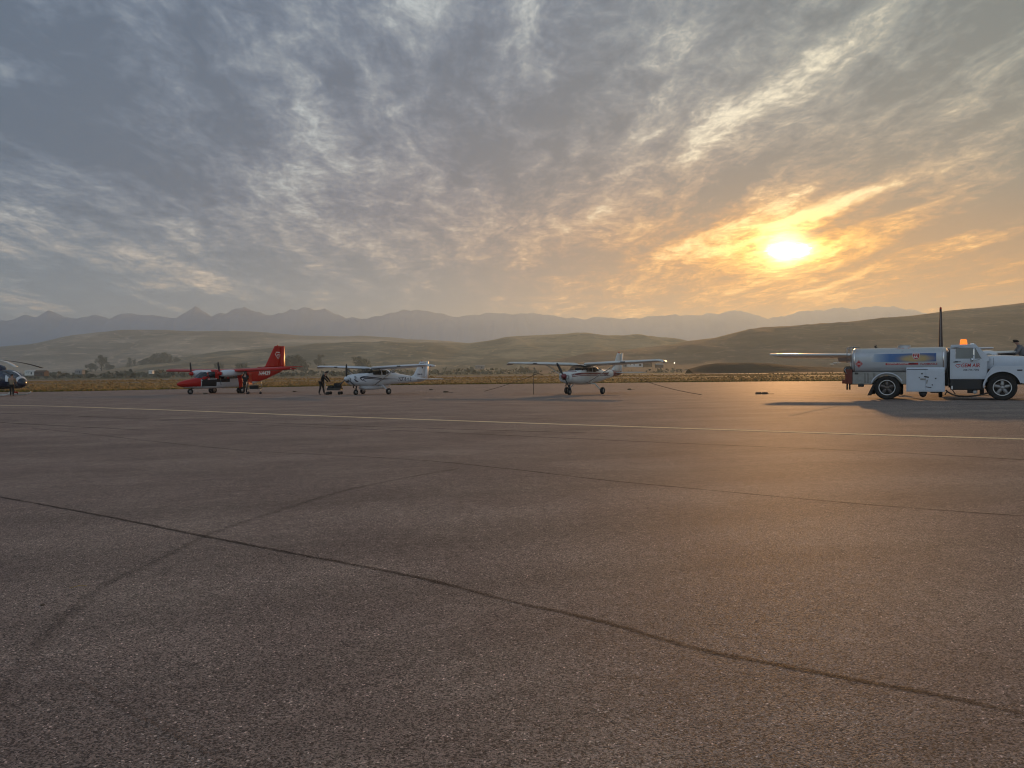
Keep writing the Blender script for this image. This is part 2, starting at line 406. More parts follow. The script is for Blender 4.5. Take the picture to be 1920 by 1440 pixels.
def strip(name, pts, w, m_, dz=.004, smooth_n=8):
    """a flat strip on the ground through ground points, with u along and v from -1 to 1 across"""
    P_ = []
    for i in range(len(pts) - 1):
        a, b = pts[i], pts[i + 1]; p0 = pts[max(i - 1, 0)]; p3 = pts[min(i + 2, len(pts) - 1)]
        for t in np.linspace(0, 1, smooth_n, endpoint=False):
            q = .5 * ((2 * a) + (b - p0) * t + (2 * p0 - 5 * a + 4 * b - p3) * t * t + (3 * a - p0 - 3 * b + p3) * t ** 3)
            P_.append(q)
    P_.append(pts[-1]); vs = []; L = 0; us = []
    for i, p in enumerate(P_):
        t = (P_[min(i + 1, len(P_) - 1)] - P_[max(i - 1, 0)]); t.z = 0; t.normalize(); nn = Vector((-t.y, t.x, 0))
        if i: L += (p - P_[i - 1]).length
        us.append(L)
        for s_ in (-1, 1):
            q = p + nn * s_ * w / 2; vs.append((q.x, q.y, gz(q.y) + dz))
    fs = [(2 * i, 2 * i + 1, 2 * i + 3, 2 * i + 2) for i in range(len(P_) - 1)]
    o = mesh(name, vs, fs, m_); uv = o.data.uv_layers.new(name='UVMap')
    for l in o.data.loops: uv.data[l.index].uv = (us[l.vertex_index // 2], -1 if l.vertex_index % 2 == 0 else 1)
    return struct(o)
def gp(*pts): return [on_ground(*p) for p in pts]
strip('painted_line', gp((-160, 758.5), (0, 760.3), (90, 761.5), (200, 765), (330, 769.5), (500, 776), (700, 783.5), (960, 792.5), (1300, 804), (1600, 814), (1920, 823.5), (2200, 832), (2900, 855)), .24, m_paint())
strip('painted_line', gp((1480, 780), (1535, 768), (1592, 757.5)), .10, m_paint((.30, .25, .18)), .0045)
MJ1 = m_joint(.22, .7, 1.0); MJ2 = m_joint(.40, .7, .85); MJ3 = m_joint(.66, 1.3, .36)
strip('pavement_joint', gp((-60, 921), (0, 932), (180, 965), (370, 1003), (540, 1036), (700, 1066), (830, 1094), (960, 1128), (1130, 1166), (1300, 1215), (1460, 1247), (1620, 1278), (1780, 1308), (1960, 1348)), .085, MJ1, .0012)
strip('pavement_joint', gp((60, 803), (160, 813), (300, 829), (480, 846), (760, 861), (960, 880), (1130, 900), (1330, 919), (1500, 935), (1700, 952), (1920, 968), (2000, 974), (2500, 1012)), .09, MJ2, .0018)
strip('pavement_joint', gp((150, 781), (210, 784), (500, 797), (850, 812), (1200, 828), (1600, 845), (1920, 862)), .16, MJ2, .0018)
strip('pavement_joint', gp((-40, 789), (0, 792), (120, 799), (260, 806)), .2, MJ2, .0024)
strip('pavement_joint', gp((0, 775), (300, 786), (700, 800), (1100, 812)), .2, MJ2, .0030)
strip('pavement_seam', gp((860, 879), (740, 900), (640, 922), (560, 946), (480, 972), (390, 1003), (320, 1038), (220, 1085), (150, 1130), (80, 1200), (30, 1262), (-20, 1330)), .20, MJ3, .0024)
strip('pavement_seam', gp((90, 1235), (140, 1270), (200, 1312), (330, 1378), (430, 1440), (480, 1475)), .06, MJ3, .0030)
# runway across the field
def runway(y0a, y1a, name, col, x0=-1500, x1=1500, sl=.0, dz=.02):
    ms = mat(name, col, .8, var=.12, vscale=.05)
    yy = [y0a, y1a]; vs = []
    for x in np.linspace(x0, x1, 31):
        for q in yy: vs.append((x, q + x * sl, gz(q + x * sl) - .02 + dz))
    n_ = 31
    return struct(mesh(name, vs, [(2 * i, 2 * i + 2, 2 * i + 3, 2 * i + 1) for i in range(n_ - 1)], ms))
runway(430, 530, 'runway', (.17, .14, .125), dz=.06)
runway(262, 278, 'taxiway', (.19, .155, .12), dz=.06)

# ---------------------------------------------------------------- hills and mountains
def interp(pts, x): return float(np.interp(x, [p[0] for p in pts], [p[1] for p in pts]))
def ridge(name, crest, Y, depth, base_off, m_, rough, seed, nx=420, ny=36, gully=.18, fy=1.0, label=None):
    """a landform whose crest line stands at distance Y; it has a real front slope, back slope and gullies"""
    x0, x1 = crest[0][0], crest[-1][0]; vs = []
    for i in range(nx):
        px = x0 + (x1 - x0) * i / (nx - 1); yy = interp(crest, px)
        for j in range(ny):
            t = .62 * j / (ny * 2 // 3) if j <= ny * 2 // 3 else .62 + .38 * (j - ny * 2 // 3) / (ny - 1 - ny * 2 // 3)   # 0 front foot, .62 crest, 1 back
            q = t / .62 if t < .62 else 1 - (t - .62) / .38
            yj = Y - depth * .62 + depth * t
            c = at(px, yy, Y); hgt = c.z + 1.1; X = c.x / Y * (Y * .35 + yj * .65)
            s_ = q * q * (3 - 2 * q)
            nn = mnoise.fractal(Vector((X / rough, yj / rough, seed)), .8, 2.1, 6)
            gl = abs(mnoise.noise(Vector((X / rough * 1.7, yj / rough * .35, seed + 5)))) + .5 * abs(mnoise.noise(Vector((X / rough * 4.1, yj / rough * .9, seed + 9))))
            h = hgt * s_ * (1 + (nn * .22 - gl * gully * 1.6) * (1 - q ** 3)) + (hgt * .012 * nn if Y < 6000 else hgt * .03 * mnoise.fractal(Vector((X / 90, yj / 200, seed)), .9, 2.1, 4))
            vs.append((X, yj, max(-1.5, h - 1.1 - (2.5 if q < .02 else 0))))
    fs = [(i * ny + j, (i + 1) * ny + j, (i + 1) * ny + j + 1, i * ny + j + 1) for i in range(nx - 1) for j in range(ny - 1)]
    return struct(mesh(name, vs, fs, m_, smooth=True), label)
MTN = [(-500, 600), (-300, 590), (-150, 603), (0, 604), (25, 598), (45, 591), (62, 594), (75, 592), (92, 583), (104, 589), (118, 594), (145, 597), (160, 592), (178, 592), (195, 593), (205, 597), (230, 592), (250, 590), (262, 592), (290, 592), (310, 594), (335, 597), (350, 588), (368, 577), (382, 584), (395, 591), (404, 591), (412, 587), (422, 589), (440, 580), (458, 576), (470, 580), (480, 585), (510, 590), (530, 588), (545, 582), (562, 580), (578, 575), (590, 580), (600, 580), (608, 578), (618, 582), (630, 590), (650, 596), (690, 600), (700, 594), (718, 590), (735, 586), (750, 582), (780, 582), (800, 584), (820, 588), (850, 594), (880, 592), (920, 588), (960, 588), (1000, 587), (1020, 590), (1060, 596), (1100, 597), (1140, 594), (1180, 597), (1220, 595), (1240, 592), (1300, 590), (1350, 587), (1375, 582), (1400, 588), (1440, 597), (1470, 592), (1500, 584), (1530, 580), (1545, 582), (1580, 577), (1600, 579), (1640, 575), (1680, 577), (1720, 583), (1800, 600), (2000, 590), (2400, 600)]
ridge('mountains', MTN, 6500, 2200, 0, m_hill('haze_blue_rock', (.24, .32, .44), (.27, .35, .47), (.32, .39, .50), .0014, 0), 600, 3., nx=1100, ny=30, gully=.3)  # pale blue of the distant haze is put into the rock colour
H1 = [(-700, 690), (-300, 668), (0, 650), (60, 645), (90, 640), (110, 634), (140, 628), (180, 623), (230, 619), (270, 618), (300, 618), (370, 621), (430, 620), (480, 622), (520, 626), (560, 629), (650, 631), (700, 631), (740, 634), (775, 639), (860, 642), (940, 650), (1100, 680)]
ridge('hills', H1, 4200, 2500, 0, m_hill('tan_grass', (.085, .072, .055), (.20, .155, .115), (.46, .35, .25), .0022, .35), 700, 11., gully=.28, ny=60)
H1b = [(830, 648), (850, 640), (900, 636.5), (960, 634), (1050, 640), (1100, 650)]
H2 = [(240, 690), (330, 674), (400, 662), (440, 658), (480, 655), (520, 652), (560, 650), (620, 645), (690, 642), (800, 641.5), (880, 643), (920, 638), (960, 632), (1000, 629), (1040, 627.5), (1090, 627), (1130, 630), (1150, 632), (1180, 628), (1210, 629), (1240, 633), (1290, 640), (1360, 646), (1500, 665), (1700, 690)]
ridge('hills', H2, 2600, 1900, 0, m_hill('green_slope', (.055, .058, .040), (.130, .115, .078), (.31, .24, .155), .0040, .35), 420, 23., gully=.26, ny=60)
H3 = [(980, 690), (1040, 675), (1100, 663), (1180, 655), (1260, 646), (1290, 639), (1340, 633), (1370, 625), (1400, 618), (1430, 613), (1500, 611), (1550, 608), (1620, 600), (1700, 593), (1770, 585), (1850, 576), (1920, 567), (2100, 545), (2500, 540), (3000, 600)]
ridge('hills', H3, 1650, 1300, 0, m_hill('sage_slope', (.072, .056, .044), (.115, .088, .068), (.19, .14, .10), .0065, .35), 260, 37., gully=.16, ny=60, nx=520)
BR = [(1290, 692), (1320, 684), (1345, 680.5), (1400, 680), (1440, 681), (1465, 684), (1500, 687), (1540, 688), (1570, 690), (1600, 692)]
ridge('gravel_berm', BR, 560, 90, 0, m_hill('dark_gravel', (.03, .026, .022), (.042, .034, .028), (.055, .045, .036), .03, 0), 30, 5., nx=120, ny=20, gully=.1)
BR2 = [(1392, 690), (1420, 682), (1440, 678), (1500, 676), (1540, 677), (1575, 681), (1620, 690)]

# ---------------------------------------------------------------- haze
hz = MB().box((0, 4200, 301), (26000, 9600, 608)).build('haze', mat('haze_air', (.8, .8, .8)))
hz.data.materials.clear()
hm = bpy.data.materials.new('haze_air'); hm.use_nodes = True; g = G(hm.node_tree)
pv = g.n('ShaderNodeVolumePrincipled'); pv.inputs['Color'].default_value = (.60, .78, .92, 1); pv.inputs['Density'].default_value = HAZE = 0.000165
pv.inputs['Anisotropy'].default_value = .52
o = g.n('ShaderNodeOutputMaterial'); g.link(pv.outputs[0], o.inputs['Volume']); hm.cycles.homogeneous_volume = True if hasattr(hm.cycles, 'homogeneous_volume') else False
hz.data.materials.append(hm); tag(hz, 'pale smoky air filling the valley', 'haze', kind='stuff'); hz.visible_shadow = True
# ---------------------------------------------------------------- paints used on the vehicles
WHITE = mat('white_paint', (.62, .64, .67), .32, coat=.35, var=.03, dirt=.12)
WHITE2 = mat('aged_white_paint', (.66, .66, .62), .42, coat=.1, var=.05, dirt=.35)
RED = mat('red_paint', (.42, .012, .007), .38, coat=.15, spec=.3, var=.05, dirt=.1)
DKRED = mat('maroon_paint', (.16, .02, .03), .35, coat=.3)
BLACK = mat('black_paint', (.018, .018, .020), .4)
NAVY = mat('navy_paint', (.012, .018, .045), .22, coat=.6)
RUBBER = mat('rubber', (.018, .017, .016), .8, bump=.3, dirt=.2)
STEEL = mat('bare_steel', (.42, .41, .40), .38, metal=.85, var=.1)
DKSTEEL = mat('dark_steel', (.06, .055, .05), .55, metal=.4, dirt=.3)
GLASS = mat('tinted_glass', (.03, .035, .04), .06, spec=.7, alpha=.2, var=0)
DGLASS = mat('dark_glass', (.012, .014, .018), .06, spec=.8, alpha=.9, var=0)
SEAT = mat('seat_cloth', (.11, .10, .09), .9)
LAMP = mat('clear_lamp', (.8, .8, .78), .1, spec=.8)
TEXTW = mat('white_lettering', (.78, .77, .72), .5, var=.02)
TEXTB = mat('black_lettering', (.012, .014, .03), .5, var=.02)
TEXTR = mat('red_lettering', (.42, .02, .02), .5, var=.02)

# ---------------------------------------------------------------- lettering laid on a surface
def text_polys(txt, h, bold=0.0, shear=0.0, sx=1.0):
    cu = bpy.data.curves.new('t', 'FONT'); cu.body = txt; cu.size = 1.0; cu.offset = bold; cu.shear = shear; cu.resolution_u = 3
    o = bpy.data.objects.new('t', cu); C.objects.link(o); bpy.context.view_layer.update()
    me = o.to_mesh(); vs = [v.co.copy() for v in me.vertices]; fs = [tuple(p.vertices) for p in me.polygons]
    o.to_mesh_clear(); bpy.data.objects.remove(o); bpy.data.curves.remove(cu)
    x0 = min(v.x for v in vs); y0 = min(v.y for v in vs); H_ = max(v.y for v in vs) - y0
    k = h / H_; return [Vector(((v.x - x0) * k * sx, (v.y - y0) * k, 0)) for v in vs], fs
def fill_poly(pts, cut=.12):
    bm = bmesh.new(); vv = [bm.verts.new((p[0], p[1], 0)) for p in pts]; f = bm.faces.new(vv)
    bmesh.ops.triangulate(bm, faces=[f])
    for _ in range(5):
        es = [e for e in bm.edges if e.calc_length() > cut]
        if not es: break
        bmesh.ops.subdivide_edges(bm, edges=es, cuts=1); bmesh.ops.triangulate(bm, faces=[f for f in bm.faces if len(f.verts) > 3])
    bm.verts.index_update(); vs = [v.co.copy() for v in bm.verts]; fs = [tuple(v.index for v in f.verts) for f in bm.faces]; bm.free(); return vs, fs
def bvh_of(*obs):
    vs = []; fs = []
    for o in obs:
        k = len(vs); vs += [v.co.copy() for v in o.data.vertices]; fs += [tuple(k + i for i in p.vertices) for p in o.data.polygons]
    return BVHTree.FromPolygons(vs, fs)
def decal(name, vs, fs, m_, parent, tree, org, udir, side, off=.006):
    """lay flat shapes (u, v) onto a body: org = (x, z) of u=v=0, udir = +1/-1 along x, side = outward y sign"""
    out_ = []; last = None
    for v in vs:
        x, z = org[0] + udir * v.x, org[1] + v.y
        h = tree.ray_cast(Vector((x, side * 6, z)), Vector((0, -side, 0)), 12) if tree else (None,)
        if h[0] is not None: p = h[0] + Vector((0, side * off, 0)); last = p.y
        else: p = Vector((x, last if last is not None else 0, z))
        out_.append(p)
    return mesh(name, out_, fs, m_, parent)
def stroke(pts, w):
    """polyline band as faces in (u, v)"""
    pts = [Vector((p[0], p[1], 0)) for p in pts]; vs = []
    ww = w if isinstance(w, (list, tuple)) else [w] * len(pts)
    for i, p in enumerate(pts):
        t = (pts[min(i + 1, len(pts) - 1)] - pts[max(i - 1, 0)]).normalized(); n_ = Vector((-t.y, t.x, 0))
        vs += [p + n_ * ww[i] / 2, p - n_ * ww[i] / 2]
    return vs, [(2 * i, 2 * i + 1, 2 * i + 3, 2 * i + 2) for i in range(len(pts) - 1)]
def curve_pts(pts, n=6):
    o = []
    for i in range(len(pts) - 1):
        a, b = Vector(pts[i]), Vector(pts[i + 1]); p0 = Vector(pts[max(i - 1, 0)]); p3 = Vector(pts[min(i + 2, len(pts) - 1)])
        for t in np.linspace(0, 1, n, endpoint=False):
            o.append(.5 * ((2 * a) + (b - p0) * t + (2 * p0 - 5 * a + 4 * b - p3) * t * t + (3 * a - p0 - 3 * b + p3) * t ** 3))
    return o + [Vector(pts[-1])]

# ---------------------------------------------------------------- bodies
def stations(st, dx):
    """st rows: x, z_bottom, z_top, half_width, squareness -> dense rows"""
    a = np.array(sorted(st)); xs = np.linspace(a[0, 0], a[-1, 0], int((a[-1, 0] - a[0, 0]) / dx) + 2)
    out_ = []
    for x in xs:
        i = min(max(np.searchsorted(a[:, 0], x) - 1, 0), len(a) - 2)
        t = (x - a[i, 0]) / (a[i + 1, 0] - a[i, 0]); r = []
        for c in range(1, a.shape[1]):
            p = [a[max(i - 1, 0), c], a[i, c], a[i + 1, c], a[min(i + 2, len(a) - 1), c]]
            q = p[1] + (p[2] - p[1]) * t
            s_ = .5 * (2 * p[1] + (p[2] - p[0]) * t + (2 * p[0] - 5 * p[1] + 4 * p[2] - p[3]) * t * t + (3 * p[1] - p[0] - 3 * p[2] + p[3]) * t ** 3)
            lo, hi = min(p[1], p[2]), max(p[1], p[2]); r.append(q * .3 + min(hi, max(lo, s_)) * .7)
        out_.append((x, *r))
    return out_
def body(root, st, paints, paint, panes, dx=.06, n=56, name='fuselage', glass=GLASS):
    """one skin lofted through stations; faces inside a pane outline become that pane"""
    rows = stations(st, dx); rings = []
    for x, zb, zt, w, p in rows:
        zc, hh = (zb + zt) / 2, (zt - zb) / 2; r_ = []
        for k in range(n):
            a = 2 * math.pi * k / n; c, s_ = math.cos(a), math.sin(a)
            r_.append(Vector((x, w * math.copysign(abs(c) ** (2 / p), c), zc + hh * math.copysign(abs(s_) ** (2 / p), s_))))
        rings.append(r_)
    vs = [v for r_ in rings for v in r_]
    fs = [(i * n + k, i * n + (k + 1) % n, (i + 1) * n + (k + 1) % n, (i + 1) * n + k) for i in range(len(rings) - 1) for k in range(n)]
    fs += [tuple(range(n)), tuple((len(rings) - 1) * n + k for k in range(n))]
    groups = {}; idx = []; main = []
    for f in fs:
        c = sum((vs[i] for i in f), Vector()) / len(f); hit = None
        if len(f) == 4:
            for j, (nm, test) in enumerate(panes):
                if test(c): hit = j; break
        if hit is None: main.append(f); idx.append(paint(c))
        else: groups.setdefault(hit, []).append(f)
    def clean(nm, ff, mats, fm=None, par=root, shrink=0):
        used = sorted({i for f in ff for i in f}); mp = {u: i for i, u in enumerate(used)}
        vv = [Vector(vs[u]) for u in used]
        if shrink: vv = [Vector((v.x, v.y * (1 - shrink), v.z - shrink * .3)) for v in vv]
        o = mesh(nm, vv, [tuple(mp[i] for i in f) for f in ff], None, par, True, mats, fm)
        bm = bmesh.new(); bm.from_mesh(o.data); bmesh.ops.recalc_face_normals(bm, faces=bm.faces); bm.to_mesh(o.data); bm.free()
        return o
    b = clean(name, main, paints, idx)
    for j, ff in groups.items(): clean(panes[j][0], ff, [glass], None, b, .006)
    return b
def quadtest(side, pts):
    """test for a point inside a convex side-view outline (x, z); side 0 = both"""
    def t(c):
        if side and c.y * side < 0: return False
        s = 0
        for i in range(len(pts)):
            a, b = pts[i], pts[(i + 1) % len(pts)]
            q = (b[0] - a[0]) * (c.z - a[1]) - (b[1] - a[1]) * (c.x - a[0])
            if q == 0: continue
            if s == 0: s = 1 if q > 0 else -1
            elif (q > 0) != (s > 0): return False
        return True
    return t
AF = [(0, 0), (.0125, .030), (.05, .062), (.15, .098), (.30, .115), (.5, .098), (.75, .055), (1, .004), (1, -.002), (.75, -.018), (.5, -.030), (.3, -.038), (.15, -.036), (.05, -.028), (.0125, -.017)]
SYM = [(0, 0), (.02, .025), (.1, .048), (.3, .06), (.6, .042), (1, .004), (1, -.004), (.6, -.042), (.3, -.06), (.1, -.048), (.02, -.025)]
def wing(name, secs, m_, parent, af=AF, vertical=False, thick=1.0):
    """secs rows: (span position y, leading edge x, z, chord, twist degrees)"""
    rings = []
    for y, xl, z, c, tw in secs:
        r_ = []
        for u, v in af:
            dx_, dz_ = -u * c, v * c * thick; a = R(tw); x_ = dx_ * math.cos(a) + dz_ * math.sin(a); z_ = -dx_ * math.sin(a) * -1 + dz_ * math.cos(a)
            r_.append(Vector((xl + x_, y, z + z_)) if not vertical else Vector((xl + dx_, dz_, y)))
        rings.append(r_)
    return MB().loft(rings).build(name, m_, parent)
def wheel(root, x, y, r, w, hub=STEEL, name='wheel'):
    M_ = Matrix.Translation((x, y, r)); rr = r * .55
    ty = MB().lathe([(rr, -w * .42), (r * .82, -w * .5), (r * .96, -w * .36), (r, -w * .15), (r, w * .15), (r * .96, w * .36), (r * .82, w * .5), (rr, w * .42), (rr, -w * .42)], M_, 28).build(name, RUBBER, root)
    MB().lathe([(.001, -w * .3), (rr * .5, -w * .34), (rr * .6, -w * .22), (rr, -w * .40), (rr, w * .40), (rr * .6, w * .22), (rr * .5, w * .34), (.001, w * .3)], M_, 20).build('rim', hub, ty)
    return ty
def prop(root, x, y, z, rad, n, a0, m_=BLACK, spin=None, w=.15, sp=.17):
    """propeller facing +x"""
    b = MB().lathe([(.001, .0), (sp * .45, .04), (sp * .8, .13), (sp, .28), (sp, .34)], Matrix.Translation((x + .30, y, z)) @ Matrix.Rotation(R(90), 4, 'Z'), 20).build('spinner', spin or STEEL, root)
    for k in range(n):
        a = R(a0) + 2 * math.pi * k / n; d_ = Vector((0, math.cos(a), math.sin(a))); t_ = Vector((0, -math.sin(a), math.cos(a))); rings = []
        for s_, ww, tw in ((.10, .35, 60), (.25, .7, 45), (.5, 1.0, 28), (.75, .95, 20), (.93, .75, 15), (1.0, .35, 14)):
            c = Vector((x + .08, y, z)) + d_ * rad * s_; e = (t_ * math.cos(R(tw)) + Vector((1, 0, 0)) * math.sin(R(tw))) * w * ww / 2
            nn = e.cross(d_).normalized() * .018; rings.append([c + e, c + nn, c - e, c - nn])
        MB().loft(rings).build('propeller_blade', m_, root)
    return b
def cabin(root, x0, x1, y, z, dark=SEAT, rows=2):
    for r_ in range(rows):
        for s_ in (-1, 1):
            X = x0 + (x1 - x0) * r_ / max(1, rows - 1)
            MB().box((X, s_ * y, z), (.45, .42, .12), bev=.03).box((X - .2, s_ * y, z + .33), (.1, .42, .58), bev=.03, ry=-.15).build('seat', dark, root)

# ---------------------------------------------------------------- single-engined high-wing aeroplane
def cessna(name, loc, ang, L=1.0, lab='', kind='six'):
    root = empty(name, loc, math.pi + R(ang))
    six = kind == 'six'
    zt = 1.86; td = .36 if six else .06; nose = 2.28 if six else 2.12
    zl = .60 if six else .64
    st = [(-5.75, 1.30 - td, 1.44 - td, .035, 2.0), (-5.2, 1.18 - td, 1.50 - td, .12, 2.2), (-4.0, 1.05 - td * .75, 1.56 - td * .75, .26, 2.4), (-2.6, .86 - td * .4, 1.58 - td * .3, .42, 2.7), (-1.7, .72 - td * .15, 1.68, .50, 3.0), (-1.1, zl + .02, 1.80, .545, 3.2), (-.4, zl - .04, 1.85, .56, 3.4),
          (.25, zl - .04, 1.86, .56, 3.4), (.50, zl - .03, 1.83, .555, 3.2), (.95, zl, 1.58, .54, 3.0), (1.12, zl + .02, 1.50, .53, 2.8), (1.6, zl + .05, 1.46, .50, 2.7), (2.0, zl + .13, 1.41, .44, 2.5), (nose - .05, zl + .25, 1.34, .36, 2.3), (nose, zl + .30, 1.30, .30, 2.2)]
    sill = 1.34
    panes = [('windshield', lambda c: .36 < c.x < 1.12 and c.z > 1.50 and not (c.z > 1.82 and c.x < .45)),
             ('door_window', quadtest(1, [(-.42, sill + .02), (.36, sill - .02), (.34, 1.76), (-.42, 1.76)])), ('door_window', quadtest(-1, [(-.42, sill + .02), (.36, sill - .02), (.34, 1.76), (-.42, 1.76)])),
             ('rear_side_window', quadtest(1, [(-1.42, sill + .12), (-.52, sill + .04), (-.52, 1.75), (-1.15, 1.70)])), ('rear_side_window', quadtest(-1, [(-1.42, sill + .12), (-.52, sill + .04), (-.52, 1.75), (-1.15, 1.70)])),
             ('rear_window', lambda c: -2.05 < c.x < -1.45 and c.z > 1.52)]
    if six:
        paints = [WHITE, NAVY, BLACK]
        def paint(c):
            if c.z < .86 + .0 * c.x and c.x < 1.3 and c.x > -3: return 0
            return 0
    else:
        paints = [WHITE2, DKRED, BLACK]
        def paint(c):
            if c.x < -3.95: return 1
            if c.x > 1.2 and c.z > 1.42: return 1
            return 0
    b = body(root, st, paints, paint, panes)
    W_ = WHITE if six else WHITE2
    # cowl face, intakes, spinner and blades
    for s_ in (-1, 1): MB().lathe([(.001, -.02), (.10, -.02), (.115, .0), (.10, .03)], Matrix.Translation((nose + .005, s_ * .22, 1.10)) @ Matrix.Rotation(R(-90), 4, 'Z'), 14).build('air_intake', BLACK, root)
    MB().box((nose - .06, 0, zl + .34), (.16, .26, .12), bev=.03).build('air_scoop', BLACK, root)
    prop(root, nose, 0, 1.14, 1.0 if six else .95, 3 if six else 2, 90 if six else 120, spin=WHITE if six else DKRED)
    MB().tube([(1.55, -.2, zl + .1), (1.5, -.25, zl - .12)], .035).build('exhaust', DKSTEEL, root)
    # wings: constant section inboard, tapered outboard, drooping tip
    for s_ in (-1, 1):
        secs = [(s_ * .45, .52, zt, 1.63, 3.5), (s_ * 2.6, .52, zt + .075, 1.63, 3.5), (s_ * 4.9, .40, zt + .15, 1.20, 3), (s_ * 5.25, .36, zt + .16, 1.13, 2), (s_ * 5.42, .28, zt + .13, .95, 0), (s_ * 5.5, .18, zt + .05, .7, 0)]
        w = wing('wing', secs, W_, root, thick=.8)
        MB().box((.505, s_ * 3.1, zt + .105), (.05, .30, .07), bev=.01).build('landing_light', DGLASS, w)
        MB().box((-.02, s_ * 5.5, zt + .08), (.12, .05, .05), bev=.01).build('wingtip_light', RED if s_ > 0 else LAMP, w)
        wing('flap', [(s_ * .6, -.72, zt - .01, .42, 4), (s_ * 2.6, -.72, zt + .06, .40, 4)], W_, w, af=SYM)
        a_, b_ = Vector((.20, s_ * .56, zl + .10)), Vector((.05, s_ * 2.55, zt + .03))
        rings = []
        for p in (a_, b_):
            rings.append([p + Vector((.075 * math.cos(q), 0, .024 * math.sin(q))) for q in np.linspace(0, 2 * math.pi, 12, endpoint=False)])
        MB().loft(rings).build('strut', W_, root)
        # spring gear leg
        gl = [(-.35, s_ * .40, zl + .02), (-.36, s_ * .75, .66), (-.38, s_ * 1.08, .34), (-.38, s_ * 1.18, .22)]
        MB().tube(gl, [.05, .045, .035, .03]).build('gear_leg', W_, root)
        wheel(root, -.38, s_ * 1.28, .22, .17, hub=STEEL)
    MB().tube([(1.42, 0, zl + .1), (1.50, 0, .45)], [.05, .035]).box((1.51, 0, .42), (.08, .2, .06), bev=.02).tube([(1.51, .09, .42), (1.52, .09, .2)], .02).tube([(1.51, -.09, .42), (1.52, -.09, .2)], .02).build('nose_leg', DKSTEEL, root)
    wheel(root, 1.52, 0, .19, .14)
    # tail
    fw = WHITE if six else WHITE2
    if six: f = wing('fin', [(1.42 - td, -3.3, 0, 2.1, 0), (1.56 - td, -4.05, 0, 1.62, 0), (1.75 - td, -4.45, 0, 1.25, 0), (2.62 - td, -5.05, 0, .80, 0), (2.72 - td, -5.15, 0, .72, 0)], fw, root, SYM, True)
    else: f = wing('fin', [(1.42 - td, -3.6, 0, 1.7, 0), (1.56 - td, -4.15, 0, 1.3, 0), (1.75 - td, -4.45, 0, 1.06, 0), (2.62 - td, -5.02, 0, .72, 0), (2.70 - td, -5.1, 0, .64, 0)], fw, root, SYM, True)
    if six: wing('rudder', [(1.34 - td, -5.60, 0, .42, 0), (1.75 - td, -5.705, 0, .36, 0), (2.74 - td, -5.855, 0, .30, 0)], fw, root, SYM, True)
    else: wing('rudder', [(1.34 - td, -5.40, 0, .45, 0), (1.75 - td, -5.515, 0, .38, 0), (2.72 - td, -5.745, 0, .28, 0)], fw, root, SYM, True)
    MB().tube([(-5.35, 0, 2.70 - td), (-5.35, 0, 2.80 - td)], [.045, .03]).build('beacon', RED, f)
    for s_ in (-1, 1):
        wing('stabilizer', [(s_ * .05, -4.50, 1.38 - td, .82, 0), (s_ * 1.85, -4.72, 1.38 - td, .58, 0), (s_ * 1.98, -4.80, 1.38 - td, .48, 0)], fw, root, SYM)
        wing('elevator', [(s_ * .12, -5.33, 1.38 - td, .46, -4 if six else 0), (s_ * 1.80, -5.31, 1.38 - td, .36, -4 if six else 0), (s_ * 1.98, -5.29, 1.38 - td, .30, -4)], fw, root, SYM)
    cabin(root, .15, -.75, .26, 1.02)
    MB().box((.85, 0, 1.36), (.12, .9, .2), bev=.03).build('instrument_panel', BLACK, root)
    if six:
        MB().loft([[Vector((x, y_ * w_, z0 + zz * h_)) for y_, zz in ((-1, 1), (1, 1), (.9, .15), (.6, 0), (-.6, 0), (-.9, .15))] for x, w_, z0, h_ in ((1.15, .1, .56, .1), (.95, .30, .38, .26), (.3, .36, .33, .28), (-1.0, .34, .37, .24), (-1.75, .15, .58, .10))]).build('cargo_pod', WHITE, root)
    tr = bvh_of(b)
    if six:
        # swept two-line flash, registration and tail badge
        for nm, pts, w in (('stripe', [(1.30, .98), (1.52, 1.12), (1.50, 1.20), (1.15, 1.25), (.3, 1.19), (-.8, 1.10), (-2.3, 1.06)], [.03, .07, .10, .10, .06, .05, .02]),
                           ('stripe', [(1.02, .90), (1.28, 1.04), (1.20, 1.12), (.8, 1.14), (0, 1.08), (-1.2, 1.0)], [.02, .04, .07, .06, .04, .015]),
                           ('stripe', [(2.05, 1.10), (1.90, .98), (1.72, .92)], [.07, .09, .03])):
            cp = curve_pts([(*p, 0) for p in pts]); ws = list(np.interp(np.linspace(0, 1, len(cp)), np.linspace(0, 1, len(w)), w))
            vs, fs = stroke(cp, ws); decal(nm, vs, fs, NAVY, root, tr, (0, 0), 1, 1)
            decal(nm, vs, fs, NAVY, root, tr, (0, 0), 1, -1)
        vs, fs = text_polys('N376WE', .30, .02, .15, 1.05); decal('registration_number', vs, fs, TEXTB, root, tr, (-2.25, .92), -1, 1)
        decal('registration_number', vs, fs, TEXTB, root, tr, (-4.0, .95), 1, -1)
        tf = bvh_of(f)
        vs, fs = fill_poly([(0, .40), (.52, .40), (.26, 0)], .2); decal('tail_badge', vs, fs, TEXTB, f, tf, (-5.08, 2.17 - td), -1, 1, .012)
        v2, f2 = fill_poly([(.0, .30), (.34, .30), (.17, .05)], .2); decal('tail_badge', v2, f2, TEXTW, f, tf, (-5.12, 2.2 - td), -1, 1, .018)
        v2, f2 = fill_poly([(0, .2), (.25, .2), (.12, .0)], .2); decal('tail_badge', v2, f2, TEXTB, f, tf, (-5.18, 2.27 - td), -1, 1, .024)
        vs, fs = text_polys('GEM AIR', .12, .02); decal('lettering', vs, fs, TEXTB, f, tf, (-4.72, 1.68 - td), -1, 1, .012)
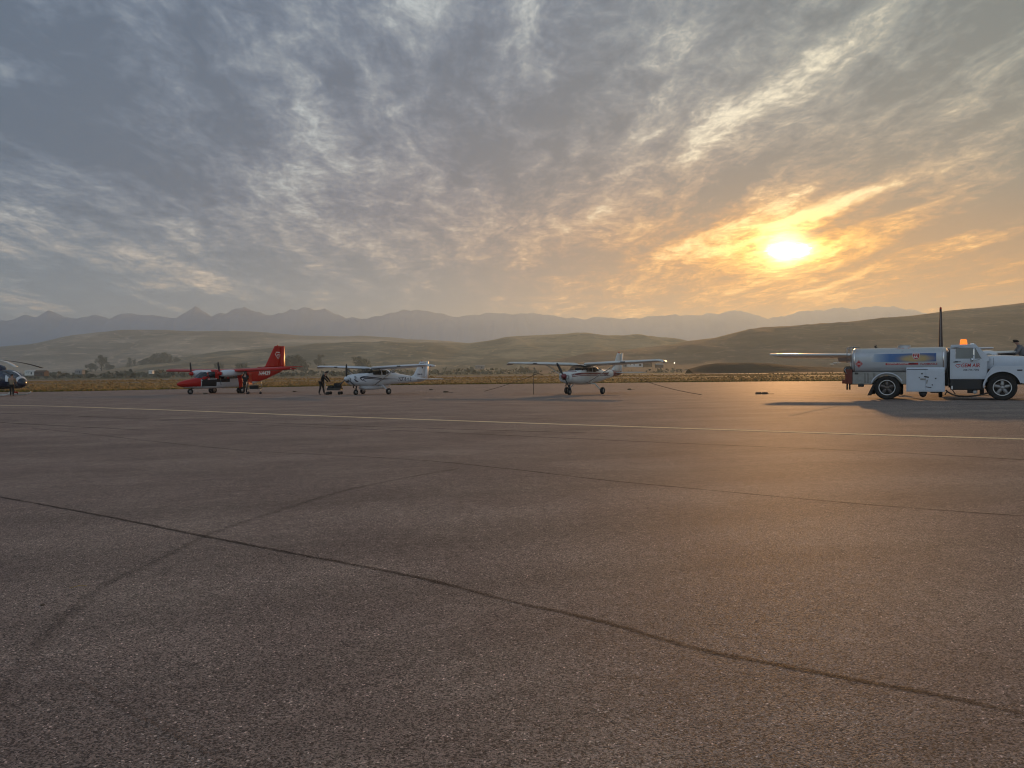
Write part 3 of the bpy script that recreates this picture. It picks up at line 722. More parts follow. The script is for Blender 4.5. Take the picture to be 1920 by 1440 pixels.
        vs, fs = fill_poly([(.08 * math.cos(q), .08 * math.sin(q)) for q in np.linspace(0, 6.28, 14, endpoint=False)], .2); decal('badge', vs, fs, NAVY, root, tr, (1.95, 1.22), 1, 1)
    else:
        vs, fs = text_polys('N8437L', .24, .02); decal('registration_number', vs, fs, TEXTB, root, tr, (-2.15, 1.12), -1, 1)
        for z_, w_ in ((1.27, .10), (1.16, .04)):
            for sd in (1, -1):
                cp = curve_pts([(2.08, z_ - .05, 0), (.9, z_ + .02, 0), (-.6, z_ + .02, 0), (-3.0, z_, 0)]); vs, fs = stroke(cp, w_); decal('stripe', vs, fs, DKRED, root, tr, (0, 0), 1, sd)
    return root
def ground_at(X, Y): return (X, Y, gz(Y))
c6 = cessna('single_propeller_plane', ground_at(-9.95, 54.5), 55, kind='six')
tag(c6, 'white high-wing plane with dark blue swoosh, three-blade propeller and belly pod', 'plane', 'parked propeller planes')
c7 = cessna('single_propeller_plane', ground_at(4.35, 48.2), 56, kind='four')
tag(c7, 'white and maroon striped high-wing plane standing alone, two-blade propeller', 'plane', 'parked propeller planes')

# ---------------------------------------------------------------- twin-engined high-wing aeroplane
def islander(loc, rz, red=True, half=7.47, fin_top=4.18, dz=0.0, flap=0):
    root = empty('twin_propeller_plane', loc, rz)
    MC = RED if red else WHITE
    st = [(-6.9, 2.05, 2.25, .04, 2.2), (-6.2, 1.75, 2.30, .20, 2.6), (-4.5, 1.18, 2.22, .40, 3.2), (-2.6, .70, 2.10, .56, 4.0), (-1.4, .53, 2.06, .61, 4.5), (0, .47, 2.04, .61, 4.5), (1.0, .46, 2.04, .61, 4.2), (1.55, .46, 2.00, .60, 4.0),
          (2.15, .46, 1.78, .585, 3.4), (2.62, .48, 1.42, .55, 2.8), (3.0, .52, 1.31, .50, 2.4), (3.6, .57, 1.21, .42, 2.2), (4.15, .66, 1.07, .27, 2.0), (4.42, .78, .92, .06, 2.0)]
    fw_open = quadtest(1, [(1.15, .67), (2.55, .65), (2.55, 1.25), (1.15, 1.25)])
    panes = [('windshield', lambda c: 1.95 < c.x < 2.75 and c.z > 1.34 and (abs(c.y) < .5 or c.z > 1.44)),
             ('door_window', quadtest(1, [(1.30, 1.31), (1.98, 1.31), (1.85, 1.86), (1.30, 1.86)])), ('door_window', quadtest(-1, [(1.30, 1.31), (1.98, 1.31), (1.85, 1.86), (1.30, 1.86)])),
             ('side_window', quadtest(1, [(.1, 1.37), (.92, 1.37), (.92, 1.80), (.1, 1.80)])), ('side_window', quadtest(-1, [(.1, 1.37), (.92, 1.37), (.92, 1.80), (.1, 1.80)])),
             ('side_window', quadtest(1, [(-.95, 1.37), (-.1, 1.37), (-.1, 1.80), (-.95, 1.80)])), ('side_window', quadtest(1, [(-2.0, 1.37), (-1.15, 1.37), (-1.15, 1.77), (-2.0, 1.77)]))]
    def paint(c):
        if not red: return 1
        if fw_open(c): return 2
        if c.x > 2.62: return 0 if c.z > .62 + (4.4 - c.x) * .02 else 1
        if 1.3 < c.x <= 2.75 and c.z > 1.80: return 1 if c.x > 1.55 else 0
        if c.z > 1.20: return 0
        if 1.05 < c.z < 1.12 and c.x > -2.6: return 2
        if c.x < -2.3 and c.z > .98: return 0
        return 1
    b = body(root, st, [MC, WHITE, BLACK], paint, panes, dx=.07, n=64, glass=DGLASS if red else GLASS)
    zt = 1.88
    tw = 0 if red else 3.5
    w = wing('wing', [(-half, -.15, zt + .13, 1.1, -2), (-half + .25, .35, zt + .10, 1.8, tw - 1), (-half + .5, .55, zt + .09, 2.03, tw), (-1.2, .55, zt, 2.03, 1 + tw), (1.2, .55, zt, 2.03, 1 + tw), (half - .5, .55, zt + .09, 2.03, tw), (half - .25, .35, zt + .10, 1.8, tw - 1), (half, -.15, zt + .13, 1.1, -2)], MC if red else WHITE2, root, thick=.9 if red else .55)
    for s_ in (-1, 1):
        MB().box((-.6, s_ * (half - .02), zt + .17), (.12, .06, .05), bev=.01).build('wingtip_light', LAMP, w)
        if flap: wing('flap', [(s_ * .7, -1.20, zt - .10, .55, flap), (s_ * (half - 3.1), -1.20, zt - .06, .55, flap)], WHITE, w, af=SYM)
        # engine nacelle with cowl, propeller and the fixed gear hung beneath
        e = MB(); rings = []
        for x, w_, z0, z1 in ((-.9, .10, 1.76, 1.90), (-.3, .30, 1.56, 1.96), (.6, .37, 1.44, 2.02), (1.25, .38, 1.42, 2.00), (1.55, .34, 1.46, 1.94), (1.68, .24, 1.54, 1.86)):
            rings.append([Vector((x, s_ * 1.80 + w_ * math.copysign(abs(math.cos(a)) ** .75, math.cos(a)), (z0 + z1) / 2 + (z1 - z0) / 2 * math.copysign(abs(math.sin(a)) ** .75, math.sin(a)))) for a in np.linspace(0, 2 * math.pi, 24, endpoint=False)])
        nac = e.loft(rings).build('engine_nacelle', WHITE, root)
        for q in (-1, 1): MB().lathe([(.001, 0), (.085, 0), (.10, .02), (.085, .04)], Matrix.Translation((1.665, s_ * 1.8 + q * .18, 1.70)) @ Matrix.Rotation(R(-90), 4, 'Z'), 12).build('air_intake', BLACK, nac)
        prop(root, 1.70, s_ * 1.80, 1.70, .98, 2, (100 if s_ > 0 else 98) if red else 8, spin=RED if red else STEEL)
        # gear leg: broad faired strut
        lg = [[Vector((x0 + dx_, s_ * 1.80 + y_, z)) for dx_, y_ in ((.26 * k, 0), (.08 * k, .085 * k), (-.24 * k, .05 * k), (-.30 * k, 0), (-.24 * k, -.05 * k), (.08 * k, -.085 * k))] for x0, z, k in ((-.25, 1.68, 1.0), (-.30, 1.1, .85), (-.32, .62, .62), (-.32, .42, .55))]
        leg = MB().loft(lg).build('gear_leg', MC, root)
        MB().box((-.32, s_ * 1.80, .34), (.34, .12, .10), bev=.03).build('axle_beam', DKSTEEL, leg)
        for dy in (-.17, .17): wheel(root, -.32, s_ * 1.80 + dy, .27, .16)
    MB().tube([(3.0, 0, .62), (3.18, 0, .42)], [.06, .045]).tube([(3.18, .08, .5), (3.22, .1, .24)], .02).tube([(3.18, -.08, .5), (3.22, -.1, .24)], .02).tube([(2.7, 0, .6), (3.12, 0, .45)], .025).build('nose_leg', DKSTEEL, root)
    wheel(root, 3.22, 0, .24, .15)
    FC = MC if red else mat('backlit_fin_dark', (.045, .03, .03), .8)  # shade of the backlit fin is put into its dark colour
    if not red: wing('fin_lit_edge', [(2.35, -4.50, 0, .2, 0), (fin_top - .1, -5.60, 0, .2, 0)], mat('lit_edge_white', (.6, .6, .58), .8), root, SYM, True, .5)  # added pale strip paints the lit edge of the backlit fin
    f = wing('fin', [(2.2, -4.3, 0, 1.95, 0), (2.35, -4.55, 0, 1.75, 0), (fin_top - .1, -5.6, 0, .90, 0), (fin_top, -5.66, 0, .84, 0)], FC, root, SYM, True)
    wing('rudder', [(2.12, -6.24, 0, .62, 0), (2.35, -6.29, 0, .60, 0), (fin_top, -6.49, 0, .36, 0)], FC, root, SYM, True)
    MB().tube([(-6.0, 0, fin_top - .02), (-6.0, 0, fin_top + .10)], [.06, .04]).build('beacon', RED, f)
    for s_ in (-1, 1):
        wing('stabilizer', [(s_ * .03, -5.55, 2.25, 1.0, 0), (s_ * 2.30, -5.6, 2.25, .86, 0), (s_ * 2.36, -5.7, 2.25, .7, 0)], MC, root, SYM)
        wing('elevator', [(s_ * .1, -6.57, 2.25, .50, 0), (s_ * 2.36, -6.48, 2.25, .42, 0)], MC, root, SYM)
    cabin(root, 1.6, -1.0, .3, .95, rows=3)
    MB().box((2.45, 0, 1.32), (.12, .9, .2), bev=.03).build('instrument_panel', BLACK, root)
    MB().box((-6.85, 0, 2.12), (.12, .08, .08), bev=.02).build('tail_light', LAMP, root)
    if red:
        tr = bvh_of(b); tf = bvh_of(f)
        vs, fs = text_polys('N4439', .42, .03, .1, .95); decal('registration_number', vs, fs, TEXTW, root, tr, (-3.35, 1.50), -1, 1)
        vs, fs = stroke([(2.5, 1.15), (-2.5, 1.15)], .05); decal('stripe', vs, fs, TEXTW, root, tr, (0, 0), 1, 1)
        # gem badge: open diamond letter G
        o_ = (-5.62, 3.02)
        vs, fs = stroke([(.62, .56), (.20, .60), (.02, .40), (.38, .0), (.66, .36), (.30, .36)], .075)
        decal('tail_badge', vs, fs, TEXTW, f, tf, o_, -1, 1, .015)
        vs, fs = stroke([(.30, .36), (.40, .22)], .07); decal('tail_badge', vs, fs, TEXTW, f, tf, o_, -1, 1, .018)
        # open pilot door window frame and door rim
        vs, fs = stroke([(1.12, 1.25), (1.98, 1.25), (1.86, 1.90), (1.22, 1.90), (1.12, 1.25)], .06); decal('window_frame', vs, fs, TEXTW, root, tr, (0, 0), 1, 1)
        vs, fs = stroke([(1.10, .65), (1.10, 1.86)], .05); decal('door_edge', vs, fs, TEXTW, root, tr, (0, 0), 1, 1)
        MB().box((-2.3, .66, 1.22), (.9, .04, 1.0), rz=.5, bev=.01).build('cargo_door', RED, root)
    return root
i1 = islander(ground_at(-24.55, 65.4), math.pi + R(59))
tag(i1, 'red twin-propeller plane with white belly and tall red tail fin', 'plane', 'parked propeller planes')
# the second one stands nose-on behind the fuel truck
a_ = R(29.2)
i2 = islander((20.9, 37.5, gz(37.5)), math.atan2(-math.cos(a_), -math.sin(a_)) , red=False, half=8.07 / 1.06, fin_top=4.62 / 1.06, flap=24)
i2.scale = (1.06, 1.06, 1.06)
tag(i2, 'long pale wing and thin upright tail fin of plane behind the fuel truck', 'plane')
# ---------------------------------------------------------------- fuel truck
TX0, TY0, TR = 15.60, 32.0, R(30)
TD = Vector((math.cos(TR), -math.sin(TR), 0)); TN = Vector((math.sin(TR), math.cos(TR), 0)); TO = Vector((TX0, TY0, gz(TY0)))
truck = empty('fuel_truck', TO, -TR)
tag(truck, 'white fuel tanker truck with blue tank banner and lit amber roof beacon', 'truck')
def T(u, v, y=0.0):
    """a point noted on the enlarged near side (scale 5.333 from 1560, 560) -> truck side plane (x, z)"""
    px, py = u / 5.3333 + 1560, v / 5.3333 + 560
    r_ = ray(px, py); o_ = Vector((0, 0, CAMH)); pl = TO + TN * y
    t = (pl - o_).dot(TN) / r_.dot(TN); p = o_ + r_ * t - TO
    return (p.dot(TD), p.z)
def TP(*pts, y=0.0): return [T(u, v, y) for u, v in pts]
Wd = 2.32
ALU = mat('tank_skin', (.50, .52, .54), .30, metal=.35, coat=.2, var=.03, dirt=.15)
SKIRT = mat('weathered_panel', (.34, .33, .30), .5, metal=.3, var=.15, vscale=6, dirt=.6)
AMBER = mat('amber_lens', (.9, .25, .03), .2, emit=((1.0, .20, .02), .9))
CABGL = mat('cab_glass', (.32, .36, .36), .05, spec=.8, alpha=.5, var=0)  # pale base colour stands in for reflections on the cab windows
CHROME = mat('chrome', (.72, .72, .72), .14, metal=1.0, var=.03)
RUST = mat('rusty_red', (.16, .035, .02), .6, dirt=.4)
HOSE = mat('rubber_hose', (.015, .014, .013), .6)
TWHITE = mat('truck_white', (.56, .60, .65), .30, coat=.35, var=.03, dirt=.10)
def side(poly, name, m_, parent=truck, y0=0.0, y1=.05, bev=0.0): return MB().prism(poly, y0, y1).build(name, m_, parent, bevel=bev)
# frame rails
zf = T(600, 850)[1]
x_r, x_f = T(150, 800)[0], T(1900, 800)[0] + .35
fr = MB()
for y in (.70, Wd - .70): fr.box(((x_r + x_f) / 2, y, .72), (x_f - x_r, .09, .22), bev=.01)
for x in np.linspace(x_r + .2, x_f - .2, 7): fr.box((x, Wd / 2, .72), (.09, Wd - 1.4, .16), bev=.01)
fr.build('chassis', DKSTEEL, truck)
# tank: rounded shoulders, domed ends
xa, zt_ = T(203, 488); xb = T(1128, 470)[0]; zt_ = 2.17
zs = T(700, 545)[1]; zl_ = T(700, 690)[1]; zb = T(700, 742)[1]
def tank_ring(x, k, n=9):
    pr = []
    half = [(Wd / 2, zt_), (.62, zt_ - .012), (.40, zt_ - .06), (.13, zs + .05), (.04, zs + .012), (.03, zs - .15), (.03, zl_ + .05), (.06, zl_ - .08), (.16, zb + .05), (.34, zb - .03), (.7, zb - .06), (Wd / 2, zb - .06)]
    zc = (zt_ + zb) / 2
    pts = [(y, z) for y, z in half] + [(Wd - y, z) for y, z in half[::-1][1:-1]]
    return [Vector((x, Wd / 2 + (y - Wd / 2) * k, zc + (z - zc) * k)) for y, z in pts]
tank = MB().loft([tank_ring(xa - .10, .55), tank_ring(xa - .07, .80), tank_ring(xa - .02, .94), tank_ring(xa + .03, 1.0)] + [tank_ring(x, 1.0) for x in np.linspace(xa + .3, xb - .25, 8)] +
                 [tank_ring(xb - .06, 1.0), tank_ring(xb, .97), tank_ring(xb + .07, .86), tank_ring(xb + .11, .55)]).build('tank', ALU, truck)
for x in (xa + .04, xb - .07):
    MB().loft([[p + Vector((dx_, 0, 0)) for p in tank_ring(x, kk)] for dx_, kk in ((0, 1.0), (0, 1.008), (.05, 1.008), (.05, 1.0))]).build('tank_rim', CHROME, tank)
xm = (xa + xb) / 2
MB().lathe([(.001, .10), (.24, .10), (.26, .06), (.26, -.1)], Matrix.Translation((xa + 1.9, Wd / 2, zt_)) @ Matrix.Rotation(R(90), 4, 'X'), 20).build('manhole_lid', STEEL, tank)
hv = T(438, 470, 1.1); MB().tube([(hv[0], Wd / 2, zt_ - .03), (hv[0], Wd / 2, zt_ + .05)], .05).tube([(hv[0] - .06, Wd / 2, zt_ + .05), (hv[0] + .03, Wd / 2, zt_ + .12)], .03).build('vent_valve', BLACK, tank)
tt = bvh_of(tank)
def tdecal(name, vs, fs, m_, org, off=.006, parent=tank, tree=tt): return decal(name, vs, fs, m_, parent, tree, org, 1, -1, off)
# the blue banner with sunrise glow (a printed picture, paler to the left)
bm_ = bpy.data.materials.new('printed_banner'); bm_.use_nodes = True; g = G(bm_.node_tree)
ob_ = g.n('ShaderNodeTexCoord').outputs['Object']; bx, by_, bz = g.xyz(ob_)
b0, b1 = T(385, 590)[0], T(1042, 590)[0]; tpos = (bx - b0) / (b1 - b0)
nz_ = g.noise(ob_, 3.5, 6, .65)
cc = g.ramp(tpos, [(.0, (.55, .58, .60)), (.10, (.30, .40, .52)), (.30, (.06, .16, .38)), (.60, (.035, .12, .30)), (1.0, (.02, .09, .28))])
ex, ez = T(840, 590)[0], T(840, 600)[1]
rr_ = g.m('SQRT', ((bx - ex) / .75) ** 2 + ((bz - ez) / .20) ** 2 + (nz_ - .5) * .9)
cc = g.mix(g.step(rr_, 1.15, .35) * .85, cc, (.62, .42, .13))
cc = g.mix(g.step(nz_, .5, .8) * .25, cc, (.5, .55, .6))
bp_ = g.n('ShaderNodeBsdfPrincipled'); g.put(cc, bp_.inputs['Base Color']); bp_.inputs['Roughness'].default_value = .35
o = g.n('ShaderNodeOutputMaterial'); g.link(bp_.outputs[0], o.inputs[0])
q0, q1 = T(385, 636), T(1042, 543)
vs, fs = fill_poly([(0, 0), (q1[0] - q0[0], 0), (q1[0] - q0[0], q1[1] - q0[1]), (.15, q1[1] - q0[1])], .2); tdecal('banner', vs, fs, bm_, q0, .007)
sx_, sz_ = T(840, 575)
SH = [(-.115, .105), (.115, .105), (.125, .04), (.115, -.04), (.07, -.10), (0, -.14), (-.07, -.10), (-.115, -.04), (-.125, .04)]
vs, fs = fill_poly([(x * 1.1, y * 1.1) for x, y in SH], .1); tdecal('emblem', vs, fs, TEXTW, (sx_, sz_), .010)
vs, fs = fill_poly(SH, .1); tdecal('emblem', vs, fs, TEXTR, (sx_, sz_), .014)
vs, fs = text_polys('66', .12, .03); tdecal('emblem', vs, fs, TEXTW, (sx_ - .09, sz_ - .085), .018)
vs, fs = text_polys('PHILLIPS', .032, .01); tdecal('emblem', vs, fs, TEXTW, (sx_ - .085, sz_ + .055), .018)
a, b = T(535, 664), T(862, 641)
vs, fs = fill_poly([(0, 0), (b[0] - a[0], 0), (b[0] - a[0], b[1] - a[1]), (0, b[1] - a[1])], .2); tdecal('product_label', vs, fs, TEXTR, a, .006)
vs, fs = text_polys('AVIATION GASOLINE', .060, .015, sx=1.0); tdecal('product_label', vs, fs, TEXTW, (a[0] + .06, a[1] + .02), .010)
vs, fs = text_polys('100LL', .078, .02); tdecal('product_label', vs, fs, TEXTB, (b[0] - .32, a[1] + .012), .010)
a = T(885, 662); vs, fs = text_polys('FLAMMABLE', .075, .015, sx=1.08); tdecal('lettering', vs, fs, TEXTR, a, .006)
a = T(622, 503); vs, fs = text_polys('NO SMOKING', .062, .012); tdecal('lettering', vs, fs, TEXTR, a, .006)
dxm, dzm = T(268, 653); vs, fs = fill_poly([(-.16, 0), (0, -.17), (.16, 0), (0, .17)], .12); tdecal('hazard_placard', vs, fs, TEXTR, (dxm, dzm), .006)
vs, fs = stroke([(-.135, 0), (0, -.145), (.135, 0), (0, .145), (-.135, 0)], .012); tdecal('hazard_placard', vs, fs, TEXTW, (dxm, dzm), .010)
vs, fs = text_polys('1203', .06, .01); tdecal('hazard_placard', vs, fs, TEXTW, (dxm - .08, dzm - .03), .010)
# skirt panels under the tank
sk = TP((205, 735), (740, 735), (740, 852), (700, 852), (640, 790), (548, 765), (460, 790), (395, 855), (205, 852), y=.10)
side(sk, 'side_skirt', SKIRT, y0=.10, y1=.14)
for u in (330, 360, 420): a, b = T(u, 740, .1), T(u, 850, .1); MB().box((a[0], .095, (a[1] + b[1]) / 2), (.025, .02, a[1] - b[1] - .05)).build('panel_strap', DKSTEEL, truck)
for u, v, w_, h_ in ((270, 805, .22, .12), (300, 790, .05, .2), (232, 815, .10, .07), (285, 840, .16, .05)):
    a = T(u, v, .1); MB().box((a[0], .08, a[1]), (w_, .04, h_), bev=.01).build('access_plate', SKIRT, truck)
a = T(245, 748, .1); MB().box((a[0], .09, a[1]), (.14, .02, .08), bev=.004).build('access_plate', DKSTEEL, truck)
a = T(288, 868, .1); MB().box((a[0], .2, a[1]), (.22, .2, .12), bev=.03).build('drain_valve', BLACK, truck)
# rear deck, bumper, reel guard
zb1, zb0 = T(150, 780)[1], T(150, 850)[1]
xr0, xr1 = T(98, 800)[0], T(205, 800)[0]
MB().box((xr0 + .12, Wd / 2, T(100, 830)[1]), (.24, Wd - .1, .17), bev=.02).build('rear_bumper', RUST, truck)
xx = T(165, 780)[0]
MB().box((xx, .30, T(160, 780)[1]), (.28, .5, .62), bev=.03).box((xx + .05, 1.3, T(160, 770)[1]), (.25, 1.4, .5), bev=.03).build('pump_cabinet', RUST, truck)
hr = T(155, 715)
MB().lathe([(.05, -.22), (.17, -.2), (.17, -.17), (.08, -.15), (.08, .15), (.17, .17), (.17, .2), (.05, .22)], Matrix.Translation((hr[0], .30, hr[1])), 20).build('hose_reel', DKSTEEL, truck)
MB().tube([(hr[0] - .06, .1, hr[1] + .12), (hr[0] - .12, .06, hr[1] + .02), (hr[0] - .04, .05, hr[1] - .16)], .02).tube([(hr[0] + .1, .12, hr[1]), (hr[0] + .12, .12, hr[1] + .35)], .02).build('nozzle', STEEL, truck)
for u in (145, 170): a = T(u, 850); b = T(u, 912); MB().tube([(a[0], .25, a[1]), (b[0], .25, b[1])], .035).build('bumper_post', BLACK, truck)
la = [T(150, 500, .2), T(190, 500, .2)]
ld = MB()
for x_ in (la[0][0], la[1][0]): ld.tube([(x_, .2, T(160, 640)[1]), (x_, .2, la[0][1]), (x_ + .06, .3, la[0][1] + .08), (x_ + .3, .5, la[0][1] + .03)], .018)
for z_ in np.linspace(T(160, 640)[1], la[0][1], 5): ld.tube([(la[0][0], .2, z_), (la[1][0], .2, z_)], .014)
ld.build('ladder', STEEL, truck)
# rear wheels, fenders, mud flaps
RW = .495
def arch(xc, zc, r0, r1, a0, a1, y0, y1, n=16):
    o_ = [(xc + r1 * math.cos(R(a)), zc + r1 * math.sin(R(a))) for a in np.linspace(a0, a1, n)]
    i_ = [(xc + r0 * math.cos(R(a)), zc + r0 * math.sin(R(a))) for a in np.linspace(a1, a0, n)]
    m_ = MB(); k = n
    for j in range(n - 1): m_.prism([o_[j], o_[j + 1], i_[k - 2 - j], i_[k - 1 - j]], y0, y1)
    return m_
def truck_wheel(x, y, r=RW, w=.24, outer=-1, star=False, hubm=None):
    M_ = Matrix.Translation((x, y, r)) @ Matrix.Rotation(R(0), 4, 'Z'); rr = .315
    ty = MB().lathe([(rr, -w * .40), (r * .80, -w * .54), (r * .93, -w * .50), (r * .985, -w * .36), (r, -w * .34), (r, -w * .1), (r * .985, -w * .08), (r * .985, w * .08), (r, w * .1), (r, w * .34), (r * .985, w * .36), (r * .93, w * .5), (r * .8, w * .54), (rr, w * .4), (rr, -w * .4)], M_, 48).build('wheel', RUBBER, truck)
    s_ = outer
    rim = MB().lathe([(.30, s_ * w * .12), (.285, s_ * w * .40), (.300, s_ * w * .46), (.318, s_ * w * .46), (.318, s_ * w * .2)], M_, 40).build('rim', RIMP if star else hubm, ty)
    dz_ = .02 if star else -.05
    yy = s_ * w * dz_ * 10
    MB().lathe([(.001, s_ * w * .15), (.28, s_ * w * .10), (.28, -s_ * w * .1)], M_, 30).build('wheel_disc', DKSTEEL, ty)
    sp = MB()
    for k in range(5):
        a = R(18 + 72 * k); c, q = math.cos(a), math.sin(a); p_, t_ = Vector((c, 0, q)), Vector((-q, 0, c)); o_ = Vector((x, y + s_ * w * .18, r))
        ring = lambda d_, ww, hh: [o_ + p_ * d_ + t_ * ww, o_ + p_ * d_ + t_ * ww * .6 + Vector((0, s_ * hh, 0)), o_ + p_ * d_ - t_ * ww * .6 + Vector((0, s_ * hh, 0)), o_ + p_ * d_ - t_ * ww]
        sp.loft([ring(.05, .055, .05), ring(.14, .075, .045), ring(.22, .060, .03), ring(.285, .085, .015)])
    sp.lathe([(.001, s_ * w * .52), (.05, s_ * w * .50), (.075, s_ * w * .38), (.085, s_ * w * .2)], M_, 20)
    sp.build('spokes', RIMS if star else RIMW, ty)
    return ty
RIMS = mat('grey_alloy', (.36, .35, .34), .4, metal=.5, dirt=.3)
RIMW = mat('dull_rim', (.13, .11, .10), .45, metal=.3, dirt=.4)
RIMP = mat('pale_rim', (.70, .69, .66), .35, metal=.2)
xw = 0.0
truck_wheel(xw, .16, hubm=RIMP); truck_wheel(xw, .46, hubm=RIMP); truck_wheel(xw, Wd - .16, outer=1, hubm=RIMP); truck_wheel(xw, Wd - .46, outer=1, hubm=RIMP)
MB().tube([(xw, .5, RW), (xw, Wd - .5, RW)], .07).build('axle', DKSTEEL, truck)
for y0, y1 in ((.0, .58), (Wd - .58, Wd)):
    arch(xw, RW, .60, .625, 25, 160, y0, y1).build('fender', SKIRT, truck)
    arch(xw, RW, .595, .645, 25, 160, y0 - .012 if y0 == 0 else y1 - .01, y0 + .02 if y0 == 0 else y1 + .012).build('fender_trim', TWHITE, truck)
a, b = T(412, 850), T(352, 968)
for y0 in (.02, Wd - .55): MB().prism([a, (a[0] + .09, a[1]), (b[0] + .12, b[1]), b], y0, y0 + .52).build('mud_flap', HOSE, truck)
# near-side equipment cabinet with two doors
c0, c1 = T(743, 930), T(1127, 705); ztop = T(900, 668)[1]
MB().loft([[Vector((x, y, z)) for y, z in ((-.03, c0[1]), (-.03, c1[1]), (.10, ztop), (.60, ztop + .01), (.60, c0[1]))] for x in (c0[0], c1[0])], smooth=False).build('equipment_cabinet', TWHITE, truck, bevel=.008)
xs_ = T(935, 800)[0]
for p, q in ((c0[0] + .05, xs_ - .012), (xs_ + .012, c1[0] - .04)):
    d_ = MB().box(((p + q) / 2, -.038, (c0[1] + c1[1]) / 2 - .01), (q - p, .022, c1[1] - c0[1] - .10), bev=.008).build('cabinet_door', TWHITE, truck)
for u, v, w_, h_, m_ in ((910, 805, .24, .09, SKIRT), (945, 782, .22, .06, BLACK), (1037, 798, .07, .06, BLACK), (900, 750, .07, .07, BLACK), (873, 790, .05, .05, BLACK), (965, 885, .26, .035, BLACK), (1003, 862, .05, .06, BLACK), (950, 830, .05, .2, SKIRT)):
    a = T(u, v); MB().box((a[0], -.053, a[1]), (w_ * .8, .008, h_ * .8), ry=R(rng.uniform(-12, 12)), bev=.002).build('sticker', m_, truck)
a = T(825, 815); vs, fs = stroke(curve_pts([(-.22, -.08, 0), (-.10, .06, 0), (.16, .17, 0)]), .05); decal('sticker', vs, fs, NAVY, truck, None, a, 1, -1); truck.children[-1].location.y = -.054
vs, fs = stroke(curve_pts([(-.16, -.12, 0), (-.02, -.02, 0), (.10, .02, 0), (-.04, -.10, 0), (.05, -.14, 0)]), .045); decal('sticker', vs, fs, NAVY, truck, None, a, 1, -1); truck.children[-1].location.y = -.056
a, b = T(750, 708), T(960, 708); MB().box(((a[0] + b[0]) / 2, -.035, a[1]), (b[0] - a[0], .02, .02)).build('drip_rail', BLACK, truck)
a = T(908, 955); MB().box((a[0], .2, a[1] + .05), (.30, .3, .08), bev=.02).lathe([(.001, -.1), (.12, -.1), (.13, 0), (.12, .1), (.001, .1)], Matrix.Translation((a[0], .15, a[1])), 18).build('filter_housing', BLACK, truck)
a = T(1028, 938); MB().box((a[0], .3, a[1]), (.32, .2, .05), bev=.01).build('bracket', BLACK, truck)
# gap behind the cab: rack, hoses, exhaust
g0, g1 = T(1138, 540, .3)[0], T(1180, 540, .3)[0]
MB().box(((g0 + g1) / 2 + .02, Wd / 2, 1.25), (.12, Wd - .5, 1.35), bev=.02).box(((g0 + g1) / 2, Wd / 2, .85), (.3, Wd - .6, .5), bev=.03).build('hose_rack', BLACK, truck)
MB().tube([(g0 + .02, .25, .55), (g0 + .06, .2, 1.2), (g0 + .1, .3, 1.9), (g0 + .16, .5, 2.0)], .04).tube([(g1 - .02, .3, .5), (g1 - .03, .22, 1.3), (g1, .3, 1.9)], .035).build('hose', HOSE, truck)
# underbody
a, b = T(1182, 805), T(1508, 915)
MB().box(((a[0] + b[0]) / 2, .42, (a[1] + b[1]) / 2), (b[0] - a[0], .5, a[1] - b[1]), bev=.04).box(((a[0] + b[0]) / 2, 1.7, (a[1] + b[1]) / 2), (b[0] - a[0], .8, a[1] - b[1] - .1), bev=.04).build('fuel_tank', BLACK, truck)
a = T(1405, 925); MB().box((a[0], .5, a[1] + .02), (.35, .3, .22), bev=.04).build('transmission', BLACK, truck)
a = T(1200, 890); MB().box((a[0], .16, a[1]), (.05, .05, .14), bev=.01).build('valve_handle', LAMP, truck)
a = T(1432, 935); MB().lathe([(.001, -.05), (.07, -.05), (.08, .05), (.001, .06)], Matrix.Translation((a[0], .3, a[1])), 14).build('pipe_cap', RIMP, truck)
hp = [T(u, v) for u, v in ((1138, 915), (1160, 935), (1205, 960), (1270, 975), (1360, 978), (1450, 970), (1520, 955), (1570, 940))]
MB().tube([(p[0], .12, p[1]) for p in hp], .03).tube([(T(1150, 925)[0], .15, T(1150, 925)[1]), (T(1128, 965)[0], .15, T(1128, 965)[1])], .02).tube([(T(1205, 915)[0], .2, T(1205, 915)[1]), (T(1232, 955)[0], .2, T(1232, 955)[1])], .02).build('hose', HOSE, truck)
# ---- cab
yc0, yc1 = .14, Wd - .14
def both(poly, name, m_, par, th=.05, off=0.0, bev=0.0):
    b = MB().prism(poly, yc0 - off, yc0 - off + th); b.prism(poly, yc1 + off - th, yc1 + off); return b.build(name, m_, par, bevel=bev)
cab = MB()
back = T(1182, 600)[0]; roofz = T(1300, 461, .14)[1]
P_ = lambda *q: TP(*q, y=.14)
side_poly = [P_((1180, 805), (1180, 620), (1548, 620), (1548, 805)), P_((1180, 620), (1183, 500), (1236, 500), (1236, 620)), P_((1183, 500), (1197, 470), (1215, 461), (1425, 461), (1440, 490), (1183, 490)),
             P_((1236, 600), (1500, 600), (1548, 620), (1236, 620)), P_((1412, 490), (1428, 490), (1430, 605), (1414, 605)), P_((1425, 461), (1442, 461), (1572, 585), (1572, 625), (1545, 625), (1500, 605), (1435, 492))]
for k, p in enumerate(side_poly):
    e = .001 * k
    cab.prism(p, yc0 + e, yc0 + .06); cab.prism(p, yc1 - .06, yc1 - e)
rz_ = roofz
r0 = P_((1190, 470))[0][0]; r1 = P_((1436, 470))[0][0]
cab.loft([[Vector((r0 + dx_, y, rz_ + h_)) for y, h_ in ((yc0 + .02, -.10), (yc0 + .03, -.03), (yc0 + .12, .01), (Wd / 2, .035), (yc1 - .12, .01), (yc1 - .03, -.03), (yc1 - .02, -.10))] for dx_ in (0, .1, r1 - r0 - .05, r1 - r0)])
